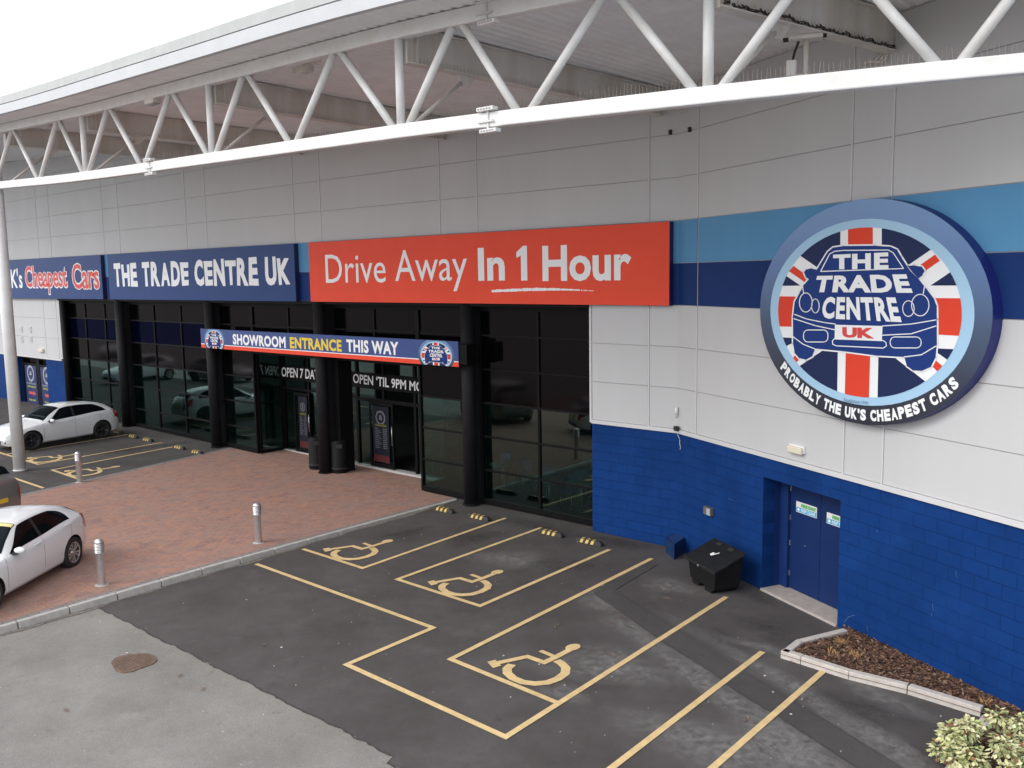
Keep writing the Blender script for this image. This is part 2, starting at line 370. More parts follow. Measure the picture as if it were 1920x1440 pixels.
for L in (g1, g2, [g2[0], up[0]]):
    P = interp_line(L, 50); vs = []
    for k, p in enumerate(P):
        q = P[min(k+1, 50)] if k < 50 else p; o_ = P[k-1] if k == 50 else p; dx, dy = (q[0]-o_[0], q[1]-o_[1]); l = math.hypot(dx, dy) or 1
        wd = .005+.005*abs(math.sin(k*1.9)); vs += [(p[0]-dy/l*wd, p[1]+dx/l*wd, .0095), (p[0]+dy/l*wd, p[1]-dx/l*wd, .0095)]
    mb.add(vs, [(2*i, 2*i+1, 2*i+3, 2*i+2) for i in range(50)])
struct(mb.build('trench_joint', MATS['bitumen']))
# worn chalky dust beside the strip
def dust_mat():
    m = bpy.data.materials.new('chalky_dust'); m.use_nodes = True; nt = m.node_tree; L = nt.links.new; b = nt.nodes['Principled BSDF']
    b.inputs['Base Color'].default_value = (.38, .37, .36, 1); b.inputs['Roughness'].default_value = .95
    tc = N(nt, 'ShaderNodeTexCoord'); n = N(nt, 'ShaderNodeTexNoise'); n.inputs['Scale'].default_value = 6.5; n.inputs['Detail'].default_value = 10; n.inputs['Roughness'].default_value = .75
    r = N(nt, 'ShaderNodeValToRGB'); r.color_ramp.elements[0].position = .36; r.color_ramp.elements[1].position = .68; r.color_ramp.elements[1].color = (.48, .48, .48, 1); r.color_ramp.elements[0].color = (0, 0, 0, 1)
    at = N(nt, 'ShaderNodeAttribute'); at.attribute_name = 'wear'; mu = N(nt, 'ShaderNodeMath', operation='MULTIPLY')
    L(tc.outputs['Object'], n.inputs['Vector']); L(n.outputs['Fac'], r.inputs['Fac']); L(r.outputs[0], mu.inputs[0]); L(at.outputs['Fac'], mu.inputs[1]); L(mu.outputs[0], b.inputs['Alpha'])
    return m
M_dust = dust_mat()
def dust(cx, cy, rx, ry, rot, z=.0065):
    n, k = 28, 5; mb = MB(); vs = [(cx, cy, z)]; ww = [1.0]
    for j in range(1, k+1):
        for i in range(n):
            t = 2*math.pi*i/n; rr = j/k*(1+.18*math.sin(3*t+cx)); x, y = rx*rr*math.cos(t), ry*rr*math.sin(t)
            vs.append((cx+x*math.cos(rot)-y*math.sin(rot), cy+x*math.sin(rot)+y*math.cos(rot), z)); ww.append(max(0, 1-(j/k)**1.5))
    fs = [(0, 1+i, 1+(i+1) % n) for i in range(n)]
    fs += [(1+(j-1)*n+i, 1+j*n+i, 1+j*n+(i+1) % n, 1+(j-1)*n+(i+1) % n) for j in range(1, k) for i in range(n)]
    mb.add(vs, fs); o = mb.build('chalk_stain', M_dust); a = o.data.attributes.new('wear', 'FLOAT', 'POINT'); a.data.foreach_set('value', ww); return struct(o)
kd = 0
def dq(u, v, rx, ry, ro):
    global kd
    g = G(u, v); dust(g[0], g[1], rx, ry, ro, .002+.00035*kd); kd += 1
ra_ = math.atan2(G(1560, 1409)[1]-G(1241, 1202)[1], G(1560, 1409)[0]-G(1241, 1202)[0])
for q in ((1290, 1255, 1.5, .42, ra_), (1420, 1345, 1.6, .5, ra_), (1520, 1425, 1.3, .5, ra_), (1190, 1180, 1.1, .4, ra_), (1330, 1195, 1.3, .26, ra_), (1460, 1270, 1.5, .26, ra_), (1580, 1345, 1.4, .3, ra_), (1700, 1420, 1.2, .35, ra_),
          (1130, 1130, .9, .4, ra_), (1140, 1250, 1.3, .8, .3), (1430, 1215, .8, .2, 0), (1260, 1100, .8, .5, 0), (1350, 1400, 1.6, .8, .1), (960, 1050, 1.2, .7, .2), (1060, 1300, .5, .3, 0), (1640, 1300, 1.2, .3, ra_)): dq(*q)

M_pink = M_dust.copy(); M_pink.name = 'pink_scuff'; M_pink.node_tree.nodes['Principled BSDF'].inputs['Base Color'].default_value = (.42, .27, .22, 1)
for (u, v, rx_) in ((1246, 1105, .17), (1252, 1122, .14), (1150, 1228, .16)):
    g = G(u, v); dust(g[0], g[1], rx_, .06, ra_+.2, .0079); bpy.data.objects[-1] if False else None
    o_ = [o for o in bpy.data.objects if o.name.startswith('chalk_stain')][-1]
    o_.data.materials[0] = M_pink
M_oil = M_dust.copy(); M_oil.name = 'oil_stain'; M_oil.node_tree.nodes['Principled BSDF'].inputs['Base Color'].default_value = (.022, .02, .019, 1); M_oil.node_tree.nodes['Principled BSDF'].inputs['Roughness'].default_value = .7
for n_, (u, v, rx_, ry_, ro_) in enumerate(((1160, 1150, .16, .07, 1.0), (1180, 1176, .12, .06, .2), (1236, 1142, .1, .05, .4), (890, 1010, 1.0, .5, 1.4), (760, 1000, .9, .35, 1.4), (1080, 1060, .8, .45, 1.3), (1010, 1060, .9, .35, 1.5), (1180, 1010, 1.1, .35, 0), (1000, 985, 1.6, .4, 0), (1440, 1180, .8, .5, -.4), (935, 1350, .1, .05, 0), (1330, 1190, 1.0, .35, ra_), (1420, 1120, .7, .3, -.4), (250, 850, 1.5, .5, 1.5), (330, 840, 1.2, .4, 1.5), (1610, 1330, .9, .5, 0))):
    g = G(u, v); g = (g[0], min(g[1], -.45)); dust(g[0], g[1], rx_, ry_, ro_, gz(g[0]-1)+.008+.0001*n_)
    o_ = [o for o in bpy.data.objects if o.name.startswith('chalk_stain')][-1]; o_.data.materials[0] = M_oil; o_.name = 'oil_patch'
mb = MB()
for c_ in ([(1300, 1385), (1340, 1362), (1372, 1348), (1410, 1330), (1440, 1312)], [(1240, 1425), (1270, 1408), (1292, 1398)], [(1050, 1345), (1010, 1362), (985, 1372)], [(1500, 1370), (1560, 1385), (1640, 1380)]):
    P2 = interp_line([G(*q) for q in c_], 26)
    for a_, b_ in zip(P2[:-1], P2[1:]):
        if rnd() < .25: continue
        wd = .002+.004*rnd(); j_ = (rnd()-.5)*.02; mb.add([(a_[0], a_[1]-wd+j_, .0098), (b_[0], b_[1]-wd, .0098), (b_[0], b_[1]+wd, .0098), (a_[0], a_[1]+wd+j_, .0098)], [(0, 1, 2, 3)])
struct(mb.build('surface_cracks', MATS['bitumen']))
# brick paving with its kerbs
KX = -7.0
def kx(y): return lerp(y, [(-26, -6.2), (-13, -6.72), (-7.2, -6.86), (-3, -6.98), (0, -7.02)])
def lx(y): return lerp(y, [(-26, -15.9), (-7.5, -17.0), (0, -18.45)])
mb = MB(); ys_ = [-26+26.2*i/60 for i in range(61)]; vs = []; NX = 16
for y in ys_:
    a, b = lx(y), kx(y)-.28
    for j in range(NX+1):
        x = a+(b-a)*j/NX; vs.append((x, y, pave_z(x, y)))
mb.add(vs, [(i*(NX+1)+j, i*(NX+1)+j+1, (i+1)*(NX+1)+j+1, (i+1)*(NX+1)+j) for i in range(60) for j in range(NX)], 0, True)
mb.poly([(-16.9, .2, .1), (-8.5, .2, .03), (-8.5, 1.62, .03), (-16.9, 1.62, .1)])
struct(mb.build('brick_paving', M_brick))
mb = MB(); vs = []
for y in ys_:
    b = kx(y); vs += [(b-.28, y, pave_z(b, y)+.001), (b-.12, y, pave_z(b, y)+.001)]
mb.add(vs, [(2*i, 2*i+1, 2*i+3, 2*i+2) for i in range(60)])
vs = []
for y in ys_:
    a = lx(y); vs += [(a-.14, y, pave_z(a, y)+.004), (a+.1, y, pave_z(a, y)+.004)]
mb.add(vs, [(2*i, 2*i+1, 2*i+3, 2*i+2) for i in range(60)])
struct(mb.build('paving_edging', M_setts))
mb = MB(); y = -26.0
while y < 0:                                        # kerb stones with open joints
    y2 = min(y+.905, .1); a, b = kx(y), kx(y2)
    z0, z1 = pave_z(a, y)+.012, pave_z(b, y2)+.012
    mb.hexa([(a-.12, y, -.2), (a+.012, y, -.2), (b+.012, y2-.012, -.2), (b-.12, y2-.012, -.2), (a-.12, y, z0), (a-.012, y, z0), (b-.012, y2-.012, z1), (b-.12, y2-.012, z1)]); y += .915
struct(mb.build('kerb', M_kerb, bevel=.012))
mb = MB(); vs = []                                   # channel of grit at the kerb foot
for i in range(80):
    y = -20+19.5*i/79; b = kx(y); wd = .07+.03*math.sin(i*1.3)+.05*max(0, math.sin(i*.37)); vs += [(b+.01, y, gz(b)+.006), (b+.01+wd, y, gz(b)+.006)]
mb.add(vs, [(2*i, 2*i+1, 2*i+3, 2*i+2) for i in range(79)])
struct(mb.build('gutter_grit', mat('kerb_grit', (.17, .155, .13), .95, var=.45, vs=9, bump=.4)))

# painted bay lines
def ribbon(mb, pts, wd, z=.007, closed=False):
    P = [Vector((p[0], p[1])) for p in pts]; n = len(P); L_, R_ = [], []
    for i in range(n):
        a = P[i]-P[i-1] if i else P[1]-P[0]; b = P[i+1]-P[i] if i < n-1 else P[i]-P[i-1]
        a = a.normalized(); b = b.normalized(); na = Vector((-a.y, a.x)); nb = Vector((-b.y, b.x)); m_ = (na+nb); m_ = m_.normalized() if m_.length > 1e-6 else na
        k = wd/2/max(.35, m_.dot(na)); L_.append(P[i]+m_*k); R_.append(P[i]-m_*k)
    for i in range(n-1):
        q = [R_[i], R_[i+1], L_[i+1], L_[i]]
        mb.add([(p.x, p.y, gz(p.x)+z) for p in q], [(0, 1, 2, 3)])
def line_thing(pts, label, wd=.1, z=.0115):
    mb = MB(); ribbon(mb, pts, wd, z); o = mb.build('bay_marking', M_yel); return tag(o, label, 'road marking', 'yellow parking bay lines')
line_thing([G(568, 1030), G(680, 1066), G(948, 972)], 'yellow L-shaped bay line nearest the brick paving kerb')
line_thing([G(1015, 990), G(745, 1087), G(900, 1137), G(1143, 1031)], 'yellow U-shaped outline of the middle disabled bay')
line_thing([G(480, 1058), G(812, 1178), G(650, 1247), G(948, 1383), G(1362, 1120)], 'long stepped yellow line running out around the disabled bays to the grit bin')
line_thing([G(1222, 1048), G(845, 1237), G(1048, 1320)], 'yellow line around the nearest disabled bay, starting by the blue concrete block', z=.0122)
line_thing([G(1430, 1223), G(1135, 1450), (4.1, -12.0)], 'yellow bay line ending just before the tip of the mulch bed')
line_thing([G(1545, 1258), G(1320, 1455), (5.1, -12.0)], 'yellow bay line touching the long kerb of the mulch bed')
line_thing([(-24.1, -.9), (-23.7, -5.55)], 'yellow bay line beside the far white hatchback')
line_thing([(-21.5, -.85), (-21.1, -5.42), (-24.5, -5.5), (-33, -5.7)], 'yellow bay line running to the foot of the white canopy column')
line_thing([(-20.4, -.95), (-19.85, -5.48), (-17.6, -5.5)], 'yellow bay line meeting the far edge of the brick paving')
line_thing([(-24.5, -6.85), (-17.5, -6.68)], 'yellow line in front of the far bays, ending at the paving edge')
def symbol(dx, dy, label, flip=1):
    mb = MB()
    def P(l): return [(dx+a*flip, dy+b) for a, b in l]
    ribbon(mb, P([(-1.66, .36), (-1.42, .9), (-1.07, .9), (-1.05, 1.14), (-1.05, 1.55)]), .115, .012)
    ribbon(mb, P([(-1.40, 1.21), (-1.05, 1.17)]), .09, .0124)
    mb.add([(x, y, gz(x)+.0128) for x, y in P([(-1.79, .34), (-1.56, .23), (-1.52, .38), (-1.74, .48)])], [(0, 1, 2, 3)])
    mb.add([(x, y, gz(x)+.0128) for x, y in P([(-1.07+.11*math.cos(t), 1.66+.15*math.sin(t)) for t in np.linspace(0, 2*math.pi, 17)[:-1]])], [tuple(range(16))])
    arc = [(-1.42, .52), (-1.38, .36), (-1.27, .24), (-1.08, .16), (-.88, .15), (-.7, .23), (-.58, .38), (-.54, .58), (-.57, .8), (-.68, .96), (-.84, 1.05), (-.96, 1.08)]
    ribbon(mb, P(arc), .145, .012)
    return tag(mb.build('wheelchair_symbol', M_yel), label, 'road marking', 'wheelchair symbols painted in the bays')
symbol(-1.03, -5.41, 'yellow wheelchair symbol in the middle bay of the near three')
symbol(-4.53, -5.36, 'yellow wheelchair symbol in the bay beside the brick paving kerb')
symbol(2.5, -7.46, 'largest yellow wheelchair symbol, in the bay nearest the camera')
symbol(-20.75, -5.55, 'far yellow wheelchair symbol beside the foot of the white column')
symbol(-17.65, -5.6, 'far yellow wheelchair symbol beside the distant bollard')

# iron inspection cover
pts = [(208, 1243), (214, 1236), (224, 1231), (262, 1225.5), (280, 1226.5), (291, 1231), (295, 1238), (288, 1245), (247, 1260), (230, 1262.5), (216, 1258)]
cover = empty('inspection_cover', (*[sum(G(*p)[k] for p in pts)/len(pts) for k in (0, 1)], 0), 'rusty brown rounded iron inspection cover in the pale tarmac', 'drain cover')
mb = MB(); gp = [G(*p) for p in reversed(pts)]; mb.prism([(x, y, -.01) for x, y in gp], .022)
mb.build('plate', mat('rusty_iron', (.11, .075, .06), .7, metal=.3, var=.35, vs=8, bump=.5, bs=50, var2=(.20, .13, .09)), cover, bevel=.004)
mb = MB(); cx, cy = cover.location[0], cover.location[1]
for i in range(-6, 7):
    for j in range(-5, 6):
        x, y = cx+i*.048, cy+j*.055
        n = len(gp); ins = all(((gp[(k+1) % n][0]-gp[k][0])*(y-gp[k][1])-(gp[(k+1) % n][1]-gp[k][1])*(x-gp[k][0]))*(1 if True else 1) > .01 for k in range(n)) or all(((gp[(k+1) % n][0]-gp[k][0])*(y-gp[k][1])-(gp[(k+1) % n][1]-gp[k][1])*(x-gp[k][0])) < -.01 for k in range(n))
        if ins: mb.box(-.016, .016, -.005, .005, .0, .004, rot=.8 if (i+j) % 2 else -.8, c=(x, y, .013))
if mb.v: mb.build('tread_studs', MATS['rusty_iron'], cover)

# scattered gum, litter and leaves
mb = MB()
for i in range(150):
    x, y = -8+17*rnd(), -1-13*rnd()
    if x < -6.5: continue
    r = .008+.016*rnd()**3; a = rnd()*6
    mb.add([(x+r*math.cos(a+t)*(.7+.5*rnd()), y+r*math.sin(a+t), .014+.004*rnd()) for t in (0, 1.3, 2.6, 3.9, 5.1)], [(0, 1, 2, 3, 4)])
tag(mb.build('litter_flecks', mat('pale_fleck', (.62, .61, .58), .9)), 'small white flecks of litter and gum scattered over the tarmac', 'litter', kind='stuff')
mb = MB()
for (u, v) in [(330, 1262), (372, 1290), (495, 1204), (1040, 1172), (1505, 1196), (1740, 1300), (1480, 1240), (1800, 1420), (120, 1330), (1395, 1345), (1165, 1155)]:
    for k in range(2):
        g = G(u+rnd()*12, v+rnd()*8); a = rnd()*3; r = .045
        mb.add([(g[0]+r*math.cos(a), g[1]+r*math.sin(a), .012), (g[0]-.4*r*math.sin(a), g[1]+.4*r*math.cos(a), .02), (g[0]-r*math.cos(a), g[1]-r*math.sin(a), .012), (g[0]+.4*r*math.sin(a), g[1]-.4*r*math.cos(a), .022)], [(0, 1, 2, 3)])
tag(mb.build('fallen_leaves', mat('dry_leaf', (.22, .13, .07), .8, var=.4, vs=30)), 'few dry brown leaves lying on the tarmac', 'leaves', kind='stuff')

# ================================================================== BUILDING
bld = empty('showroom_building', (0, 0, 0), 'grey panelled car showroom with blue painted block base and dark glazed front', 'building')
PITCHZ = .9075
rows = [2.7225+PITCHZ*k for k in range(0, 11)]        # 2.72 ... panel joints
seamsA = []
for k in range(0, 9):
    c = -.13-6.51*k; seamsA += [c-.66 if k else -.77, c+.70 if k else None]
seamsA = sorted([s_ for s_ in seamsA if s_ is not None])
xsA = [-60]+seamsA+[0.0]
def topz(x): return lerp(x, [(-60, 13.3), (-49, 12.65), (-26, 11.35), (-19.4, 10.96), (-12.6, 10.57), (-8.1, 10.42), (-2.1, 10.22), (1, 10.14), (5, 10.1), (30, 10.05)])
def cladding(W, xs, skip, tf, glz=False):
    g_, lb_, nv_, gap_, tr_ = MB(), MB(), MB(), MB(), MB()
    for k in range(len(rows)):
        xk = [x for x in xs if not (glz and k >= 3 and x in (GL0, GL1))]
        for a, b in zip(xk[:-1], xk[1:]):
            z0 = rows[k]; z1 = rows[k+1] if k+1 < len(rows) else 13
            if skip(a, b, z0, z1): continue
            t0, t1 = tf(a), tf(b)
            if z0 > max(t0, t1): continue
            q = nv_ if abs(z0-rows[3]) < .01 else lb_ if abs(z0-rows[4]) < .01 else g_
            ga = .026; gb = .026 if b != 0.0 else 0.0; ga = ga if a != 0.0 else 0.0; zt0, zt1 = min(z1-.008, t0), min(z1-.008, t1)
            P = [W(a+ga, z0+.007, .045), W(b-gb, z0+.007, .045), W(b-gb, z0+.007, 0), W(a+ga, z0+.007, 0), W(a+ga, zt0, .045), W(b-gb, zt1, .045), W(b-gb, zt1, 0), W(a+ga, zt0, 0)]
            q.hexa(P)
    return g_, lb_, nv_
GL0, GL1 = -31.75, -2.35
xsA2 = sorted(set(xsA+[GL0, GL1]))
def skipA(a, b, z0, z1): return z0 < rows[3]-.1 and a >= GL0-.01 and b <= GL1+.01
xsB = [0.0, .70, 5.02, 5.88, 11.6, 12.4, 18.1, 18.9, 26]
gA, lA, nA = cladding(WA, xsA2, skipA, topz, True)
gB, lB, nB_ = cladding(WB, xsB, lambda *a: False, lambda u: topz(u*.9))
for a, b in ((gA, gB), (lA, lB), (nA, nB_)): a.add(b.v, b.f)
gA.build('wall_cladding', M_clad, bld); lA.build('light_blue_band', M_lb, bld); nA.build('navy_band', M_nv, bld)
# backing, vertical flashings, base trim
mb = MB()
mb.wbox(WA, -60, GL0, 2.7, 12.9, -.3, .03); mb.wbox(WA, GL1, 0, 2.7, 5.44, -.3, .03); mb.wbox(WA, GL0+.002, 0, 5.445, 10.12, -.28, .028); mb.wbox(WB, 0, 26, 2.7, 10.05, -.3, .031)
mb.add([WA(-60, 10.12, .027), WA(0, 10.12, .027), WA(0, topz(0), .027), WA(-12, topz(-12), .027), WA(-60, 12.9, .027)], [(0, 1, 2, 3, 4)])
mb.build('cladding_backing', M_gap, bld)
tr = MB()
for W_, lst in ((WA, [s_ for s_ in seamsA]), (WB, xsB[1:-1])):
    for s_ in lst:
        segs = [(2.72, 5.42), (7.27, 10.0)] if not (W_ is WA and GL0 < s_ < GL1) else [(7.27, topz(s_)-.1)]
        if W_ is WB: segs = [(2.72, 5.42), (7.27, 10.0)]
        if W_ is WA and s_ < GL0: segs = [(2.72, 5.42), (7.27, topz(s_)-.1)]
        for z0, z1 in segs: tr.wbox(W_, s_-.016, s_+.016, z0, z1, .02, .056)
tr.wbox(WA, -60, GL0, 2.632, 2.72, 0, .075); tr.wbox(WA, GL1, .02, 2.632, 2.72, 0, .075); tr.wbox(WB, 0, 26, 2.632, 2.72, 0, .0752)
tr.wbox(WA, GL0-.005, GL0+.1, 2.73, 5.43, -.5, .048); tr.wbox(WA, GL1-.06, GL1-.002, 2.65, 5.43, -.4, .047)
tr.build('cladding_flashing', M_trim, bld, bevel=.003)
# block base: main face, angled face with the door recess
DU0, DU1, DZ = 2.93, 4.97, 2.24
mb = MB(); mb.wbox(WA, GL1, 0, -.4, 2.63, -.25, .03); mb.wbox(WA, -60, -37.1, -.4, 2.63, -.25, .03); mb.wbox(WA, -33.55, GL0+.15, -.4, 2.63, -.5, .03)
mb.build('blockwork_base', M_blockA, bld)
mb = MB(); mb.wbox(WB, 0, DU0, -.4, 2.63, -.25, .03); mb.wbox(WB, DU1, 26, -.4, 2.63, -.25, .03); mb.wbox(WB, DU0, DU1, DZ, 2.63, -.25, .03)
mb.build('blockwork_base', M_blockB, bld)
# upper volume: roof behind the parapet and solid core keeps the sky out
mb = MB()
mb.add([(-60, .35, 12.7), (0, .35, 10.0), (0, .35, -.3), (-60, .35, -.3)], [])
mb.box(-60, 26, 11, 11.3, -.4, 11)
mb.add([(-60, .1, 12.6), (-60, 30, 12.6), (26, 30, 10), (24, -11, 10), (0, .1, 10.0)], [(0, 4, 3, 2, 1)])
mb.build('roof', M_dark2, bld)
# interior shell
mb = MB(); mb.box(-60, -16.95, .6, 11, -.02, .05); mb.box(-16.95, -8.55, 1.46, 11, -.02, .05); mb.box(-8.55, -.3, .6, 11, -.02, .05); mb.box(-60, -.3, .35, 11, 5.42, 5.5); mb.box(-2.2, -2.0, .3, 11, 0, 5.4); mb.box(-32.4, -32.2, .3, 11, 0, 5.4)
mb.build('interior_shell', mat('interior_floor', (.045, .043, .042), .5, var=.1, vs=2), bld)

# glazing
def window(u0, u1, mull, zb, zt, y, trans, root, clear_to=2.8, navy=None):
    fr = MB(); gl = MB(); sp = MB(); sn = MB(); o_ = -y; t = .035
    W_ = WA
    fr.wbox(W_, u0, u0+.07, zb, zt, o_-.06, o_+.05); fr.wbox(W_, u1-.07, u1, zb, zt, o_-.06, o_+.05)
    fr.wbox(W_, u0+.07, u1-.07, zb, zb+.16, o_-.06, o_+.052); fr.wbox(W_, u0+.07, u1-.07, zt-.14, zt, o_-.06, o_+.052)
    for m_ in mull: fr.wbox(W_, m_-t, m_+t, zb+.16, zt-.14, o_-.05, o_+.04)
    cols = [u0+.07]+list(mull)+[u1-.07]; lev = [zb+.16]+[z for z in trans if z < zt-.2]+[zt-.14]
    for z in trans:
        if zb+.3 < z < zt-.2:
            for a, b in zip(cols[:-1], cols[1:]): fr.wbox(W_, a+t*.9, b-t*.9, z-.028, z+.028, o_-.05, o_+.036)
    for a, b in zip(cols[:-1], cols[1:]):
        for z0, z1 in zip(lev[:-1], lev[1:]):
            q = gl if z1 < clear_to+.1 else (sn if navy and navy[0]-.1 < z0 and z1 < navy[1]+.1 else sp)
            e = (rnd()-.5)*.004; e2 = (rnd()-.5)*.004
            q.add([W_(a+.01, z0, o_+e), W_(b-.01, z0, o_-e2), W_(b-.01, z1, o_-e), W_(a+.01, z1, o_+e2)], [(0, 1, 2, 3)])
    f = fr.build('window', M_black, root, bevel=.004)
    gl.build('pane', M_glass, f)
    if sp.v: sp.build('spandrel_pane', M_spand, f)
    if sn.v: sn.build('spandrel_pane', M_spandb, f)  # pane row with the blue reflection painted in
    return f
TR = [.95, 1.87, 2.78, 3.68, 4.58]
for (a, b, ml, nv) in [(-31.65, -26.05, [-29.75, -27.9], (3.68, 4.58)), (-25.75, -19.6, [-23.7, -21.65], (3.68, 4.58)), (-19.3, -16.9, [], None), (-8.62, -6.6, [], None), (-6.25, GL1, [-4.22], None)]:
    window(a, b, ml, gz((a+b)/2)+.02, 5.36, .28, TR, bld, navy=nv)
# glazing over the entrance and the head beam right along
window(-16.9, -8.62, [-14.8, -12.4, -10.5], 3.7, 5.36, .28, [4.58], bld, clear_to=0)
mb = MB(); mb.wbox(WA, GL0+.1, GL1-.06, 5.36, 5.445, -.35, .10); mb.box(-16.9, -8.62, .2, 1.7, 3.62, 3.7)
for x in (-16.9, -8.62): pass
mb.build('head_beam', M_black, bld)
# side returns of the porch in glass
for x, s_ in ((-16.88, 1), (-8.64, -1)):
    fr = MB(); fr.box(x-.035, x+.035, .34, .42, .05, 3.62); fr.box(x-.035, x+.035, 1.26, 1.33, .05, 3.62); fr.box(x-.033, x+.033, .42, 1.26, .05, .2); fr.box(x-.03, x+.03, .42, 1.26, 1.85, 1.9)
    f = fr.build('window', M_black, bld); g_ = MB(); g_.add([(x, .42, .2), (x, 1.26, .2), (x, 1.26, 3.6), (x, .42, 3.6)], [(0, 1, 2, 3)]); g_.build('pane', M_glass, f)
# entrance wall: frames, headers, doors
YD = 1.38
mb = MB()
def ebox(u0, u1, z0, z1, d=.05, mi=0): mb.wbox(WA, u0, u1, z0, z1, -YD-.06, -YD+d, mi)
for u in (-16.85, -15.35, -13.55, -12.75, -11.45, -10.0, -8.7): ebox(u-.05, u+.05, .05, 3.62, .05)
ebox(-16.8, -8.7, 2.62, 3.12, .045); ebox(-16.8, -8.7, 3.55, 3.63, .044)
ebox(-16.8, -12.8, 2.28, 2.36, .043); ebox(-12.7, -8.7, 2.2, 2.32, .043)
mb.build('entrance_frame', M_black, bld, bevel=.004)
mb = MB()
for a, b in ((-16.8, -15.4), (-15.3, -13.6), (-13.5, -12.8), (-12.7, -11.5)):
    mb.add([(a, YD, .12), (b, YD, .12), (b, YD, 2.62), (a, YD, 2.62)], [(0, 1, 2, 3)])
mb.add([(-16.8, YD, 3.12), (-8.7, YD, 3.12), (-8.7, YD, 3.55), (-16.8, YD, 3.55)], [(0, 1, 2, 3)])
mb.add([(-9.95, YD, .12), (-8.75, YD, .12), (-8.75, YD, 2.62), (-9.95, YD, 2.62)], [(0, 1, 2, 3)])
mb.build('entrance_glass', M_glass, bld)
mb = MB(); mb.wbox(WA, -16.8, -13.55, .06, .13, -YD-.1, -YD+.14); mb.wbox(WA, -13.5, -12.75, .06, .13, -YD-.1, -YD+.14); mb.wbox(WA, -12.7, -8.7, .05, .12, -YD-.1, -YD+.16)
mb.build('threshold', mat('aluminium_sill', (.45, .45, .44), .5, var=.1, vs=5), bld)
# sliding door leaves
for (a, b) in ((onA(553, 800, -YD+.1)[0], onA(582, 800, -YD+.1)[0]), (onA(693, 800, -YD+.1)[0], onA(737, 800, -YD+.1)[0])):
    d = MB(); z0, z1 = .13, 2.22
    d.wbox(WA, a, a+.07, z0, z1, -YD+.06, -YD+.1); d.wbox(WA, b-.07, b, z0, z1, -YD+.06, -YD+.1); d.wbox(WA, a+.07, b-.07, z0, z0+.12, -YD+.06, -YD+.099); d.wbox(WA, a+.07, b-.07, z1-.1, z1, -YD+.06, -YD+.099)
    do = d.build('door', M_black, bld, bevel=.003); g_ = MB(); g_.add([WA(a+.07, z0+.12, -YD+.08), WA(b-.07, z0+.12, -YD+.08), WA(b-.07, z1-.1, -YD+.08), WA(a+.07, z1-.1, -YD+.08)], [(0, 1, 2, 3)]); g_.build('pane', M_glass, do)
    h = MB(); h.tube(WA(b-.035, .9, -YD+.13), WA(b-.035, 1.5, -YD+.13), .012, 8); h.build('handle', M_steel, do)
# lettering over the doors
mb = MB()
text_quad(mb, 'OPEN 7 DAYS', [onA(528, 706, -YD+.05), onA(603, 713, -YD+.05), onA(603, 694, -YD+.05), onA(528, 688, -YD+.05)], lambda u, z: WA(u, z, -YD+.052), .02)
text_quad(mb, "OPEN \u2018TIL 9PM MON", [onA(662, 718, -YD+.05), onA(806, 737, -YD+.05), onA(806, 718, -YD+.05), onA(662, 700, -YD+.05)], lambda u, z: WA(u, z, -YD+.052), .02)
mb.build('lettering', M_swhite, bld)
# dark pier beside the middle column
mb = MB(); mb.box(-12.62, -12.2, .18, .72, .05, 3.62); mb.build('entrance_pier', M_black, bld, bevel=.005)
# black round columns standing in the glass line
for k, (u, v) in enumerate([(246, 806), (410, 842), (608, 888), (887, 942)]):
    x, y = G(u, v, .05); y = -.02 if k != 2 else -.12; z0 = gz(x)+.0
    c_ = MB(); c_.tube((x, y, z0-.1), (x, y, 5.40), .19, 28); c_.tube((x, y, z0+.02), (x, y, z0+.05), .23, 28)
    c_.wbox(WA, x-.16, x+.16, z0, 5.36, -.36, -y-.1); c_.build('column', M_blackcol, bld)
mb = MB(); mb.tube((-31.5, .05, .1), (-31.5, .05, 5.4), .13, 20); mb.build('column', M_blackcol, bld)

# ---------------- left doorway with poster vinyls
mb = MB(); mb.wbox(WA, -37.1, -33.55, -.1, 2.62, -1.3, -1.2); mb.wbox(WA, -37.1, -37.0, .1, 2.62, -1.2, -.25); mb.build('door_recess', M_dark2, bld)
mb = MB(); 
for a, b in ((-37.0, -36.85), (-35.3, -34.95), (-33.7, -33.56)): mb.wbox(WA, a, b, .2, 2.6, -.36, -.2)
mb.wbox(WA, -36.85, -33.7, 2.2, 2.28, -.36, -.202); mb.wbox(WA, -36.85, -33.7, 2.52, 2.6, -.36, -.202)
dl = mb.build('window', M_black, bld)
mb = MB(); mb.add([WA(-36.85, 2.28, -.3), WA(-33.7, 2.28, -.3), WA(-33.7, 2.52, -.3), WA(-36.85, 2.52, -.3)], [(0, 1, 2, 3)]); mb.build('pane', M_spand, dl)

